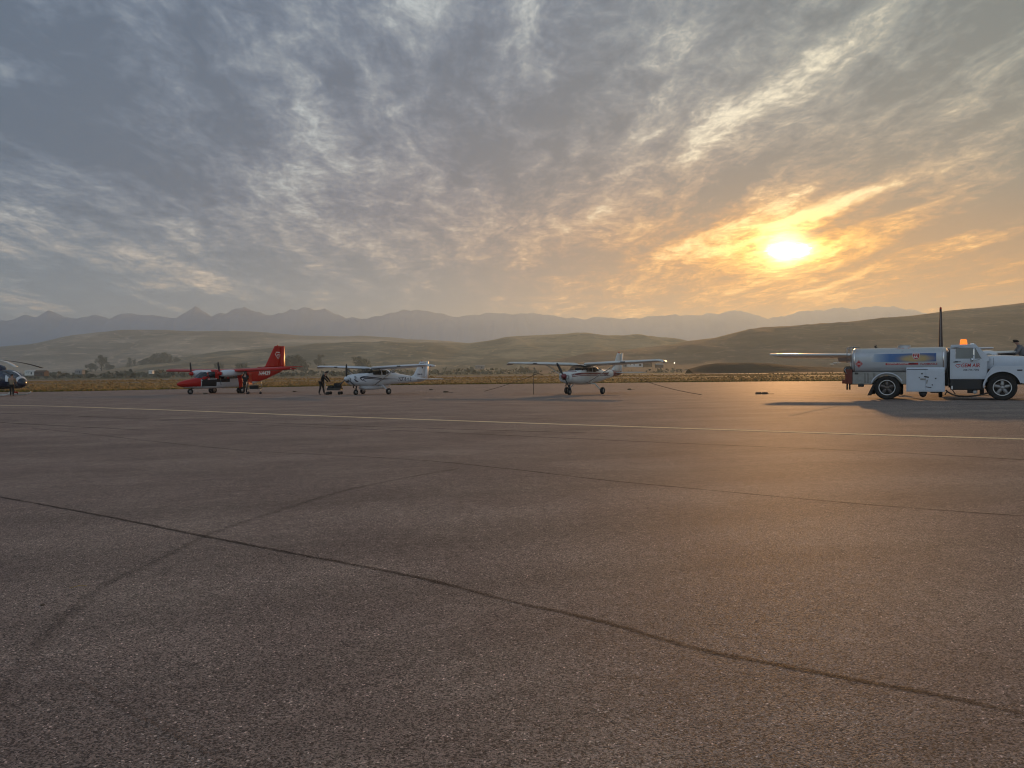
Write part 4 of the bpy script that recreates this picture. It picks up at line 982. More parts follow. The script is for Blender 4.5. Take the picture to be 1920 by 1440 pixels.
cab.box((back + .03, Wd / 2, (roofz + .9) / 2 + .02), (.05, yc1 - yc0 - .13, roofz - .98))
cab.box((T(1365, 800)[0], Wd / 2, T(1365, 795)[1]), (T(1540, 800)[0] - back, yc1 - yc0 - .13, .06))
fw = T(1548, 700)[0]; cab.box((fw, Wd / 2, T(1548, 715)[1]), (.05, yc1 - yc0 - .13, .9))
CABO = cab.build('cab', TWHITE, truck, norm=True)
# door skin, crease, handle
dp = TP((1197, 800), (1197, 612), (1240, 607), (1500, 607), (1542, 635), (1542, 800), y=.12)
door = MB().prism(dp, yc0 - .018, yc0 - .002).build('door', TWHITE, truck, bevel=.006)
door2 = MB().prism(dp, yc1 + .002, yc1 + .018).build('door', TWHITE, truck, bevel=.006)
for v_ in (638, 776): a, b = T(1185, v_, .12), T(1545, v_, .12); MB().box(((a[0] + b[0]) / 2, yc0 - .02, a[1]), (b[0] - a[0], .014, .012)).build('body_crease', TWHITE, truck)
a = T(1236, 633, .1); MB().box((a[0], yc0 - .04, a[1]), (.15, .03, .03), bev=.008).build('handle', BLACK, door)
MB().tube([(a[0] - .02, yc0 - .035, a[1] + .03), (a[0] + .18, yc0 - .035, a[1] + .015)], .008).build('door_trim', BLACK, door)
both(P_((1240, 494), (1411, 494), (1413, 601), (1240, 601)), 'door_window', CABGL, CABO, .008, -.02)
both(P_((1430, 496), (1436, 496), (1494, 601), (1431, 601)), 'vent_window', CABGL, CABO, .008, -.02)
(ws0, wz0), (ws1, wz1) = P_((1436, 470), (1560, 577))
MB().loft([[Vector((x, y, z)) for y in (yc0 + .06, Wd / 2 - .3, Wd / 2 + .3, yc1 - .06)] + [Vector((x - .01, y, z - .01)) for y in (yc1 - .06, Wd / 2 + .3, Wd / 2 - .3, yc0 + .06)] for x, z in ((ws0, wz0), (ws1, wz1))]).build('windshield', CABGL, CABO)
MB().box((back + .0, Wd / 2, T(1200, 545)[1]), (.02, 1.1, .36)).build('rear_window', DGLASS, CABO)
# seats, wheel, dash
for y in (.65, 1.6):
    MB().box((T(1260, 600)[0], y, 1.30), (.16, .6, .62), bev=.05, ry=-.15).box((T(1310, 600)[0], y, 1.02), (.5, .6, .14), bev=.05).build('seat', SEAT, CABO)
MB().lathe([(.19, -.012), (.205, 0), (.19, .012), (.175, 0), (.19, -.012)], Matrix.Translation((T(1440, 560)[0], 1.6, 1.48)) @ Matrix.Rotation(R(-60), 4, 'Y') @ Matrix.Rotation(R(90), 4, 'Z'), 24).build('steering_wheel', BLACK, CABO)
MB().box((T(1530, 600)[0], Wd / 2, T(1530, 605)[1] - .05), (.3, yc1 - yc0 - .2, .18), bev=.04).build('dashboard', BLACK, CABO)
# mirror and its arms
a, b, c_ = T(1418, 495), T(1410, 560), T(1398, 612)
MB().tube([(a[0], yc0, a[1]), (b[0] + .02, yc0 - .2, b[1] + .06), (c_[0] + .03, yc0 - .22, c_[1] - .05), (T(1480, 605)[0], yc0, T(1480, 605)[1])], .012).build('mirror_arm', CHROME, CABO)
MB().box((T(1417, 535)[0], yc0 - .2, T(1417, 535)[1]), (.05, .16, .26), bev=.02).lathe([(.001, -.03), (.075, -.03), (.085, .0), (.05, .04), (.001, .05)], Matrix.Translation((c_[0], yc0 - .22, c_[1])) @ Matrix.Rotation(R(-60), 4, 'Z'), 18).build('mirror', CHROME, CABO)
# hood and front fenders
hx = [T(1552, 575)[0], T(1620, 578)[0], T(1750, 583)[0], T(1920, 590)[0], T(1920, 590)[0] + .22, T(1920, 590)[0] + .30]
hz_ = [T(1552, 573, .5)[1] - .0, T(1620, 572, .5)[1], T(1750, 572, .5)[1], T(1920, 578, .5)[1], T(1920, 590, .5)[1] - .05, T(1920, 590, .5)[1] - .22]
zlow = T(1700, 690)[1] - .05
rings = []
for i, (x, z) in enumerate(zip(hx, hz_)):
    w_ = (.94, .93, .90, .86, .84, .80)[i]
    rings.append([Vector((x, Wd / 2 + w_ * s_, zz)) for s_, zz in ((-1, zlow), (-1, z - .16), (-.96, z - .05), (-.86, z - .01), (-.5, z + .025), (0, z + .035), (.5, z + .025), (.86, z - .01), (.96, z - .05), (1, z - .16), (1, zlow))])
MB().loft(rings).build('hood', TWHITE, truck, bevel=.0)
a, b = T(1618, 585), T(1618, 665); MB().box((a[0], Wd / 2 - .935, (a[1] + b[1]) / 2), (.008, .01, a[1] - b[1] - .03)).build('panel_gap', BLACK, truck)
xe = T(1920, 700)[0] + .30
arc = [(T(1704, 898)[0] + .60 * math.cos(R(t)), .50 + .60 * math.sin(R(t))) for t in np.linspace(168, 25, 16)]
xfw = T(1704, 898)[0]
outer = TP((1512, 895), (1530, 800), (1550, 750), (1590, 695), (1625, 676), (1660, 670))
outer += [(T(1920, 672)[0], T(1920, 672)[1]), (xe, T(1920, 690)[1]), (xe + .02, .75)]
arcp = [(xfw + .62 * math.cos(R(t)), .53 + .60 * math.sin(R(t)) * (1.0)) for t in np.linspace(12, 176, 20)]
fend = outer + [(xe, .66), (xfw + .64, .66)] + arcp[1:] + TP((1530, 900))
for k, (y0, y1) in enumerate(((.0, .36), (Wd - .36, Wd))): MB().prism(fend, y0, y1).build('front_fender', TWHITE, truck, bevel=.03)
arch(xfw, .53, .60, .655, 14, 174, -.015, .02).build('wheel_arch_lip', TWHITE, truck)
MB().box((xe + .02, Wd / 2, .80), (.10, 1.7, .55), bev=.02).build('grille', BLACK, truck)
MB().box((xe + .12, Wd / 2, .58), (.14, Wd - .02, .24), bev=.03).build('front_bumper', CHROME, truck)
a = T(1878, 715); MB().box((a[0], -.004, a[1]), (.17, .012, .05), bev=.004).build('fender_badge', BLACK, truck)
for y in (.3, Wd - .3): MB().lathe([(.001, 0), (.09, 0), (.1, .03)], Matrix.Translation((xe + .05, y, .95)) @ Matrix.Rotation(R(-90), 4, 'Z'), 16).build('headlight', LAMP, truck)
truck_wheel(xfw, .16, r=.50, w=.25, star=True, hubm=CHROME); truck_wheel(xfw, Wd - .16, r=.50, w=.25, outer=1, star=True, hubm=CHROME)
MB().tube([(xfw, .3, .5), (xfw, Wd - .3, .5)], .06).box((xfw, Wd / 2, .95), (1.0, 1.2, .45), bev=.05).build('engine', BLACK, truck)
for y0 in (.37, Wd - .42): MB().prism([(xfw - .55, .75), (xfw + .6, .75), (xfw + .5, 1.1), (xfw - .45, 1.12)], y0, y0 + .05).build('inner_fender', BLACK, truck)
# beacon and roof lamps
a = T(1302, 455, 1.1)
rb = roofz + .035
MB().lathe([(.001, -.02), (.12, -.02), (.12, .03), (.001, .03)], Matrix.Translation((T(1318, 455)[0], Wd / 2, rb)) @ Matrix.Rotation(R(90), 4, 'X'), 20).build('beacon_base', CHROME, truck)
MB().lathe([(.001, .22), (.09, .215), (.12, .18), (.135, .04), (.135, .0)], Matrix.Translation((T(1318, 455)[0], Wd / 2, rb)) @ Matrix.Rotation(R(90), 4, 'X'), 20).build('beacon_lamp', AMBER, truck)
for y in (.45, .8, Wd / 2, Wd - .8, Wd - .45): MB().box((T(1405, 455)[0], y, roofz + .035), (.14, .08, .05), bev=.015).build('clearance_lamp', CHROME, truck)
# door lettering
DT = bvh_of(door)
def dd(name, vs, fs, m_, org): return decal(name, vs, fs, m_, door, None, org, 1, -1)
zdoor = yc0 - .022
a = T(1292, 687, .12); vs, fs = text_polys('GEM AIR', .155, .018, .15, 1.0)
k = (T(1480, 687, .12)[0] - a[0]) / max(v.x for v in vs); vs = [Vector((v.x * k, v.y, 0)) for v in vs]
o = dd('lettering', vs, fs, TEXTR, a); o.location.y = zdoor
a = T(1312, 721, .12); vs, fs = text_polys('208-756-7382', .072, .012); k = (T(1470, 721, .12)[0] - a[0]) / max(v.x for v in vs); vs = [Vector((v.x * k, v.y, 0)) for v in vs]
o = dd('lettering', vs, fs, TEXTB, a); o.location.y = zdoor
a = T(1236, 690, .12); vs, fs = stroke([(.17, .12), (.04, .13), (0, .08), (.08, .0), (.17, .07), (.08, .07)], .024)
o = dd('emblem', vs, fs, TEXTR, a); o.location.y = zdoor
# ---------------------------------------------------------------- people (one skinned body each, clothes as children)
SKIN = mat('skin', (.36, .20, .14), .55, var=.04)
HAIR = mat('hair', (.03, .022, .016), .8)
def skinned(name, pts, edges, rad, m_, parent=None, sub=2):
    me = bpy.data.meshes.new(name); me.from_pydata([tuple(p) for p in pts], edges, []); o = bpy.data.objects.new(name, me); C.objects.link(o)
    sk = o.modifiers.new('s', 'SKIN'); sk.use_smooth_shade = True
    for i, r_ in enumerate(rad):
        v = me.skin_vertices[0].data[i]; v.radius = r_ if isinstance(r_, tuple) else (r_, r_); v.use_root = (i == 0)
    ss = o.modifiers.new('u', 'SUBSURF'); ss.levels = sub; ss.render_levels = sub
    bpy.context.view_layer.update()
    dg = bpy.context.evaluated_depsgraph_get(); nm = bpy.data.meshes.new_from_object(o.evaluated_get(dg))
    bpy.data.objects.remove(o); nm.name = name; nm.materials.clear(); nm.materials.append(m_); nm.polygons.foreach_set('use_smooth', [True] * len(nm.polygons))
    return link(bpy.data.objects.new(name, nm), parent)
def person(loc, rz, J, top, legs, shoes, hat=None, label='', hood=False, cat='person'):
    """J: joints in metres; x forward, y left, z up. arms/legs given as lists of three points for left and right"""
    root = empty('person', loc, rz); tag(root, label, cat)
    pel, che, nek, hed = (Vector(J[k]) for k in ('pelvis', 'chest', 'neck', 'head'))
    pts = [pel, (pel + che) / 2, che, nek, hed, hed + (hed - nek).normalized() * .11]; ed = [(0, 1), (1, 2), (2, 3), (3, 4), (4, 5)]; rad = [(.14, .11), (.125, .10), (.15, .11), .055, (.078, .092), (.06, .07)]
    fw = Vector(J.get('face', (1, 0, 0))).normalized()
    k = len(pts); pts += [hed + fw * .095 + Vector((0, 0, -.01))]; ed += [(4, k)]; rad += [.018]          # nose
    lf = Vector((-fw.y, fw.x, 0)).normalized()
    for s_ in (-1, 1): k = len(pts); pts += [hed + lf * s_ * .085]; ed += [(4, k)]; rad += [.02]         # ears
    arms = []; lgs = []
    for s_, key in ((1, 'armL'), (-1, 'armR')):
        sh, el_, wr = (Vector(p) for p in J[key]); k = len(pts)
        pts += [sh, el_, wr]; ed += [(2, k), (k, k + 1), (k + 1, k + 2)]; rad += [.055, .040, .026]
        hd = (wr - el_).normalized(); pm = wr + hd * .07; pts.append(pm); ed.append((k + 2, k + 3)); rad.append((.034, .018))
        sd = hd.cross(Vector((1, 0, 0)) if abs(hd.x) < .8 else Vector((0, 0, 1))).normalized()
        for q in range(4):
            a = pm + sd * (.03 - .02 * q) + hd * .02; b = a + hd * (.035, .042, .038, .03)[q] + fw * .006; c = b + hd * .02 + fw * .02
            j = len(pts); pts += [a, b, c]; ed += [(k + 3, j), (j, j + 1), (j + 1, j + 2)]; rad += [.009, .008, .007]
        j = len(pts); a = wr + hd * .03 + sd * .035; pts += [a, a + hd * .03 + sd * .02 + fw * .01]; ed += [(k + 2, j), (j, j + 1)]; rad += [.010, .008]
        arms.append((sh, el_, wr))
    for s_, key in ((1, 'legL'), (-1, 'legR')):
        hp, kn, an = (Vector(p) for p in J[key]); k = len(pts)
        pts += [hp, kn, an]; ed += [(0, k), (k, k + 1), (k + 1, k + 2)]; rad += [.08, .055, .038]; lgs.append((hp, kn, an))
    skinned('body', pts, ed, rad, SKIN, root)
    # jacket
    jp = [pel + Vector((0, 0, -.06)), (pel + che) / 2, che, nek - (nek - che) * .15]; je = [(0, 1), (1, 2), (2, 3)]; jr = [(.175, .145), (.165, .14), (.185, .145), (.075, .07)] if not hood else [(.20, .17), (.21, .18), (.24, .19), (.10, .09)]
    for sh, el_, wr in arms: k = len(jp); jp += [sh, el_, wr - (wr - el_) * .05]; je += [(2, k), (k, k + 1), (k + 1, k + 2)]; jr += [.080, .060, .045]
    if hood: k = len(jp); jp += [nek + Vector((0, 0, .0)) - fw * .08]; je += [(3, k)]; jr += [(.09, .06)]
    skinned('jacket', jp, je, jr, top, root)
    tp = [pel]; te = []; tr_ = [(.155, .13)]
    for hp, kn, an in lgs: k = len(tp); tp += [hp, kn, an + Vector((0, 0, .02))]; te += [(0, k), (k, k + 1), (k + 1, k + 2)]; tr_ += [.105, .075, .062]
    skinned('trousers', tp, te, tr_, legs, root)
    for hp, kn, an in lgs:
        fd = Vector((1, 0, 0)); skinned('shoe', [an + Vector((-.03, 0, -.02)), Vector((an.x + .07, an.y, an.z - .045)), Vector((an.x + .17, an.y, an.z - .05))], [(0, 1), (1, 2)], [(.05, .045), (.045, .04), (.035, .03)], shoes, root, 1)
    hc = hed + (hed - nek).normalized() * .055
    if hat:
        bm = MB(); ax = (hed - nek).normalized(); hr_ = []
        for t, r_ in ((-.02, .105), (.03, .108), (.075, .095), (.105, .06), (.112, .01)):
            hr_.append([hc + ax * t + (lf * math.cos(q) + fw * math.sin(q) * 1.1) * r_ for q in np.linspace(0, 2 * math.pi, 18, endpoint=False)])
        bm.loft(hr_)
        br = [[hc + ax * (-.015 - .01 * abs(w_)) + fw * (.09 + d_) + lf * w_ * .085 * (1 - .3 * (d_ / .09)) + ax * dz_ for w_ in (-1, -.5, 0, .5, 1)] + [hc + ax * (-.025 - .01 * abs(w_)) + fw * (.09 + d_) + lf * w_ * .085 * (1 - .3 * (d_ / .09)) for w_ in (1, .5, 0, -.5, -1)] for d_, dz_ in ((0, 0), (.05, 0), (.09, 0))]
        bm.loft(br); bm.build('cap', hat, root)
    else:
        skinned('hair', [hc - fw * .02, hc - fw * .05 - Vector((0, 0, .05)), hc + Vector((0, 0, .02))], [(0, 1), (0, 2)], [(.095, .10), (.075, .08), (.07, .08)], HAIR, root, 2)
    return root
CL_BLACK = mat('black_cloth', (.020, .018, .018), .9, bump=.2); CL_DARK = mat('dark_trousers', (.028, .024, .022), .9, bump=.2)
CL_GREY = mat('grey_hoodie', (.17, .175, .185), .95, bump=.4); CL_TAN = mat('tan_jacket', (.26, .20, .13), .9, bump=.2); JEANS = mat('blue_jeans', (.04, .055, .09), .9)
def stand(lean=0.0, arms=None, spread=.1, stride=.12):
    l_ = lean; h = .93
    J = dict(pelvis=(0, 0, h), chest=(math.sin(l_) * .42, 0, h + math.cos(l_) * .42), neck=(math.sin(l_) * .60, 0, h + math.cos(l_) * .60), head=(math.sin(l_) * .68 + .02, 0, h + math.cos(l_) * .70))
    c = Vector(J['chest'])
    J['legL'] = ((stride * .1, spread, h - .06), (stride * .6, spread, .50), (stride, spread, .09)); J['legR'] = ((-stride * .1, -spread, h - .06), (-stride * .3, -spread, .50), (-stride, -spread, .09))
    for s_, k in ((1, 'armL'), (-1, 'armR')):
        sh = c + Vector((0, s_ * .20, .08))
        if arms and k in arms: J[k] = (sh, c + Vector(arms[k][0]), c + Vector(arms[k][1]))
        else: J[k] = (sh, sh + Vector((-.03, s_ * .06, -.28)), sh + Vector((.05, s_ * .06, -.52)))
    return J
p = at(603, 737, 55.5); L605 = (p.x, p.y, gz(p.y))
person(L605, R(-8), stand(.50, {'armL': ((.22, .22, -.16), (.42, .16, -.40)), 'armR': ((.20, -.22, -.18), (.40, -.16, -.42))}, .10, .16), CL_BLACK, CL_DARK, BLACK, hat=CL_BLACK, label='person in dark clothes bending forward to push a loaded cart by the white plane')
p = at(460, 735, 62.0)
person((p.x, p.y, gz(p.y)), R(100), stand(.12, {'armR': ((.22, -.20, -.08), (.40, -.12, .05)), 'armL': ((.2, .2, -.1), (.38, .12, .02))}, .10, .06), CL_BLACK, CL_DARK, BLACK, label='person in dark clothes reaching into the rear door of the red plane')
p = at(22.5, 744, 61.5)
person((p.x, p.y, gz(p.y)), R(105), stand(.05, {'armR': ((.08, -.26, -.16), (.26, -.20, -.26)), 'armL': ((.10, .26, -.16), (.24, .2, -.22))}, .10, .04), CL_TAN, CL_DARK, BLACK, hat=CL_BLACK, label='person in tan jacket and dark trousers standing beside the helicopter')
# the man at the far right stands on a step ladder, fuelling the wing
p = at(1916, 637, 35.3); zf_ = p.z - 1.70
J = stand(.42, {'armR': ((.16, -.28, -.18), (.34, -.16, -.34)), 'armL': ((.16, .28, -.18), (.34, .18, -.34))}, .11, .08)
pz = zf_ - gz(35.3)
fueler = person((p.x + .12, p.y, zf_), R(160), J, CL_GREY, JEANS, BLACK, hat=CL_BLACK, hood=True, label='person in grey hoodie and dark cap leaning over behind the truck hood')
lad = empty('step_ladder', (p.x + .12, p.y, gz(p.y)), R(160)); tag(lad, 'metal step ladder under the person in the grey hoodie', 'ladder')
fh = zf_ - gz(p.y)
for y in (-.26, .26):
    MB().tube([(-.55, y * 1.2, 0), (-.16, y, fh + .0)], .022).build('rail', STEEL, lad); MB().tube([(.55, y * 1.2, 0), (.20, y, fh)], .022).build('rail', STEEL, lad)
for k in range(3): z_ = fh * (k + 1) / 3; x_ = -.55 + .39 * (k + 1) / 3; MB().box((x_ + (.0 if k < 2 else .18), 0, z_ - .02), (.12 if k < 2 else .42, .56, .035), bev=.005).build('tread', STEEL, lad)

# ---------------------------------------------------------------- carts
def cart(loc, rz):
    r_ = empty('baggage_cart', loc, rz)
    MB().box((0, 0, .42), (1.15, .6, .04), bev=.01).build('deck', DKSTEEL, r_)
    hf = MB()
    for x in (-.55, .55): hf.tube([(x, -.28, .42), (x, -.28, .95), (x, .28, .95), (x, .28, .42)], .018)
    hf.tube([(-.55, -.28, .72), (.55, -.28, .72)], .016).tube([(-.55, .28, .72), (.55, .28, .72)], .016).build('rail', STEEL, r_)
    for x in (-.46, .46):
        for y in (-.24, .24):
            MB().tube([(x, y, .42), (x, y, .12)], .022).build('leg', STEEL, r_); MB().lathe([(.001, -.02), (.08, -.02), (.08, .02), (.001, .02)], Matrix.Translation((x, y, .08)), 14).build('wheel', RUBBER, r_)
    return r_
def bag(loc, d_, m_, lab, rz=0):
    o = MB().box((0, 0, d_[2] / 2), d_, bev=min(d_) * .3).tube([(-.12, 0, d_[2] - .01), (-.1, 0, d_[2] + .05), (.1, 0, d_[2] + .05), (.12, 0, d_[2] - .01)], .012).build('duffel_bag', m_); o.location = loc; o.rotation_euler = (0, 0, rz); tag(o, lab, 'bag', 'bags loaded on the carts'); return o
p = at(477, 735, 61.0); ct = cart((p.x, p.y, gz(p.y)), R(12)); tag(ct, 'metal baggage cart with tall rails behind the red plane', 'cart')
bag((p.x, p.y, gz(p.y) + .44), (.7, .4, .24), CL_BLACK, 'low dark bag lying on the railed cart', .2)
p = at(628, 738, 55.0); K = (p.x, p.y, gz(p.y)); w_ = empty('hand_wagon', K, R(-6)); tag(w_, 'low four-wheeled wagon piled with bags in front of the bending person', 'wagon')
MB().box((0, 0, .34), (1.0, .5, .05), bev=.01).box((0, -.25, .42), (1.0, .02, .14)).box((0, .25, .42), (1.0, .02, .14)).build('tray', DKSTEEL, w_)
MB().tube([(-.5, 0, .34), (-.68, 0, .60), (-.74, 0, .92)], .018).tube([(-.74, -.14, .92), (-.74, .14, .92)], .02).build('handle', STEEL, w_)
for x in (-.4, .4):
    for y in (-.24, .24): wh = MB().lathe([(.001, -.03), (.11, -.035), (.12, 0), (.11, .035), (.001, .03)], Matrix.Translation((x, y, .12)), 16).build('wheel', RUBBER, w_)
MB().lathe([(.001, -.03), (.10, -.03), (.10, .03), (.001, .03)], Matrix.Translation((-.60, 0, .10)), 14).build('wheel', RUBBER, w_)
bag((K[0] + .22, K[1], K[2] + .37), (.58, .42, .46), CL_BLACK, 'bulky dark bag on the front of the wagon', .1)
bag((K[0] - .27, K[1] + .05, K[2] + .37), (.40, .40, .26), CL_DARK, 'smaller dark bag at the handle end of the wagon', -.2)

# ---------------------------------------------------------------- helicopter at the left edge
hp_ = at(-5, 742, 64.0); HL = empty('helicopter', (hp_.x, hp_.y, gz(hp_.y)), R(-16))
tag(HL, 'dark blue helicopter with round white framed nose windows', 'helicopter')
st = [(-3.2, 1.35, 1.85, .20, 2.2), (-2.2, 1.0, 2.1, .55, 2.6), (-1.2, .72, 2.22, .80, 3.0), (0, .62, 2.25, .86, 3.2), (.8, .62, 2.22, .86, 3.0), (1.5, .60, 2.14, .82, 2.6), (2.1, .62, 1.93, .72, 2.4), (2.5, .66, 1.66, .58, 2.2), (2.75, .74, 1.38, .40, 2.0), (2.88, .86, 1.14, .16, 2.0)]
panes = [('windshield', lambda c: c.x > 1.25 and c.z > 1.28 and .07 < c.y < .70 and c.x < 2.55), ('windshield', lambda c: c.x > 1.25 and c.z > 1.28 and -.70 < c.y < -.07 and c.x < 2.55),
         ('chin_window', lambda c: 1.9 < c.x < 2.7 and .72 < c.z < 1.04 and .12 < c.y), ('chin_window', lambda c: 1.9 < c.x < 2.7 and .72 < c.z < 1.04 and c.y < -.12),
         ('door_window', quadtest(-1, [(.45, 1.30), (1.35, 1.30), (1.15, 2.05), (.45, 2.05)])), ('door_window', quadtest(1, [(.45, 1.30), (1.35, 1.30), (1.15, 2.05), (.45, 2.05)])), ('cabin_window', quadtest(-1, [(-.75, 1.32), (.3, 1.32), (.3, 2.03), (-.75, 2.03)]))]
GL2 = mat('bright_canopy_glass', (.10, .12, .14), .05, spec=.9, alpha=.75, var=0)
hb = body(HL, st, [NAVY, BLACK, WHITE], lambda c: 2 if (c.x > 1.75 and c.z > 1.20 and c.x < 2.68) else (1 if c.z < .78 else 0), panes, dx=.07, n=64, glass=GL2)
eng = MB().loft([[Vector((x, w_ * math.cos(a), z0 + h_ * math.sin(a))) for a in np.linspace(0, 2 * math.pi, 20, endpoint=False)] for x, w_, z0, h_ in ((.9, .12, 2.22, .06), (.55, .42, 2.30, .22), (-.2, .50, 2.38, .34), (-1.3, .46, 2.32, .32), (-2.3, .26, 2.15, .20))]).build('engine_cowling', NAVY, HL)
MB().tube([(0, 0, 2.6), (0, 0, 3.0)], .07).box((0, 0, 2.95), (.36, .36, .14), bev=.04).tube([(.15, .1, 2.6), (.12, .1, 2.92)], .02).tube([(-.15, -.1, 2.6), (-.12, -.1, 2.92)], .02).build('rotor_mast', DKSTEEL, HL)
for k, (a0, m_) in enumerate(((99, BLACK), (-26, WHITE2), (219, BLACK))):
    a = R(a0); d_ = Vector((math.cos(a), math.sin(a), 0)); t_ = Vector((-d_.y, d_.x, 0)); rings = []
    Lb = 5.2
    for s_ in np.linspace(.04, 1, 9):
        dr = -.62 * s_ ** 2; c = Vector((0, 0, 2.97 + dr)) + d_ * Lb * s_; ww = .16 if s_ > .15 else .06
        rings.append([c + t_ * ww, c + Vector((0, 0, .025)), c - t_ * ww, c - Vector((0, 0, .01))])
    MB().loft(rings).build('rotor_blade', m_, HL)
MB().tube([(-2.4, 0, 1.95), (-5.0, 0, 2.05), (-7.4, 0, 2.15)], [.26, .17, .10], 16).build('tail_boom', NAVY, HL)
MB().prism([(-6.9, 2.1), (-7.3, 3.0), (-7.7, 3.0), (-7.5, 2.1), (-7.6, 1.4), (-7.3, 1.4)], -.03, .03).build('tail_fin', NAVY, HL)
for y in (-.95, .95):
    MB().tube([(-1.9, y, .10), (1.9, y, .10), (2.35, y, .20), (2.5, y, .34)], .045).build('skid', WHITE2, HL)
MB().tube([(2.35, -.95, .34), (2.95, -.95, .34)], .035).build('skid_step', WHITE2, HL); MB().tube([(2.9, -.95, .34), (3.3, -.95, .33)], [.07, .03]).build('towbar_tip', RED, HL)
for x in (-1.1, 1.1): MB().tube([(x, -.95, .12), (x * .9, -.6, .62), (x * .9, .6, .62), (x, .95, .12)], .04).build('cross_tube', BLACK, HL)
cabin(HL, 1.3, .2, .32, 1.05)
MB().box((2.2, 0, .92), (.3, .25, .12), bev=.03).build('landing_light', LAMP, HL)
MB().box((1.6, .0, 1.15), (.5, .3, .5), bev=.05).build('instrument_panel', BLACK, HL)

# ---------------------------------------------------------------- ropes, pickets, chocks and other small things on the apron
ROPE = mat('tie_rope', (.07, .055, .04), .9); WOOD = mat('worn_wood', (.10, .07, .045), .9); STRAW = mat('straw', (.42, .30, .12), .8)
def rope(a, b, sag, lab, r=.016):
    a, b = Vector(a), Vector(b); pts = [a.lerp(b, t) - Vector((0, 0, sag * 4 * t * (1 - t))) for t in np.linspace(0, 1, 16)]
    tag(MB().tube(pts, r, 6).build('tie_down_rope', ROPE), lab, 'rope', 'ropes to the anchors beside the striped plane')
a = on_ground(1316, 740); b = at(1195, 709, 51.5); rope(a, b, .12, 'long rope running down from the tail of the striped plane, right side')
a = on_ground(908, 733.5); b = at(1002, 703.5, 50); rope(a, b, .05, 'long rope running down to the ground on the left of the striped plane')
p = at(1000.5, 737.5, 49); pk = MB().tube([(0, 0, 0), (0, 0, 1.28)], .016).tube([(0, 0, 1.26), (.35, 0, 1.32), (.62, 0, 1.24)], .02).build('marker_post', DKSTEEL); pk.location = (p.x, p.y, gz(p.y)); tag(pk, 'thin upright metal post left of the striped plane', 'post')
def chock(px, py, rz, w_, lab):
    p = on_ground(px, py); o = MB().loft([[Vector((x, y, z)) for y, z in ((-.09, 0), (-.03, .11), (.03, .11), (.09, 0))] for x in (-w_ / 2, w_ / 2)], smooth=False).tube([(w_ / 2, 0, .05), (w_ / 2 + .1, .04, .012), (w_ / 2 + .35, -.05, .012)], .012).build('wheel_chock', WOOD)
    o.location = (p.x, p.y, gz(p.y)); o.rotation_euler = (0, 0, rz); tag(o, lab, 'chock', 'chocks left on the apron')
chock(836, 736, .1, .38, 'dark chock on the apron between the two white planes, nearer one'); chock(808, 731.5, .3, .30, 'small chock right of the tail of the white swoosh plane, farther one')
chock(1422, 739, .05, .30, 'left one of two chocks in the sun glare'); chock(1434, 739, -.05, .30, 'right one of two chocks in the sun glare'); chock(1180, 731, .4, .26, 'small chock right of the striped plane wheel')
chock(385, 739, .2, .3, 'small chock beside the nose wheel of the red plane'); chock(552, 735, -.2, .3, 'small chock behind the tail of the red plane')
p = on_ground(144, 1102); st_ = MB().tube([(-.035, -.02, .004), (-.01, .0, .008), (.012, .016, .010), (.05, .02, .006)], .0018, 5).tube([(-.01, 0, .008), (.0, .028, .008)], .0012, 5).build('straw_stalk', STRAW); st_.location = p; tag(st_, 'bent yellow straw stalk lying on the asphalt at lower left', 'straw')
p = on_ground(80, 1135); o = MB().lathe([(.001, -.003), (.011, -.003), (.012, .0), (.009, .003), (.001, .003)], Matrix.Translation((0, 0, .004)) @ Matrix.Rotation(R(90), 4, 'X'), 12).build('dry_leaf', WOOD); o.location = p; tag(o, 'tiny dark curled leaf near the straw stalk', 'leaf')

# ---------------------------------------------------------------- dry grass on the field
def tufts(name, n, y0, y1, h0, h1, m_, seed, xspan=1.15, lab='', left=0, cond=None):
    rg = np.random.default_rng(seed); V = []; Fc = []
    u = rg.random(n); Y = 1 / (1 / y0 + (1 / y1 - 1 / y0) * u ** .9); X = Y * ((rg.random(n) - .5) * 1.5)
    Xe = np.interp(X, EX, EYs)
    ok = Y > Xe + .6; X, Y = X[ok], Y[ok]
    clump = np.array([mnoise.noise(Vector((x * .03, y * .08, seed))) + .5 * mnoise.noise(Vector((x * .15, y * .3, seed))) for x, y in zip(X, Y)])
    H_ = (h0 + (h1 - h0) * rg.random(len(X))) * np.clip(.75 + clump * 1.5, .25, 1.8)
    for x, y, h in zip(X, Y, H_):
        z = gz(y) - .03; a = rg.random() * 3.14; w_ = .10 + .25 * rg.random(); k = len(V)
        for q in (0, 1.3):
            c, s_ = math.cos(a + q) * w_, math.sin(a + q) * w_; k = len(V); lx, ly = rg.normal(0, .12, 2)
            V += [(x - c, y - s_, z), (x + c, y + s_, z), (x + c * 1.1 + lx, y + s_ + ly, z + h * .8), (x + lx * 1.3, y + ly, z + h), (x - c * 1.2 + lx, y - s_ + ly, z + h * .7)]
            Fc.append((k, k + 1, k + 2, k + 3, k + 4))
    return tag(mesh(name, V, Fc, m_), lab, kind='stuff')
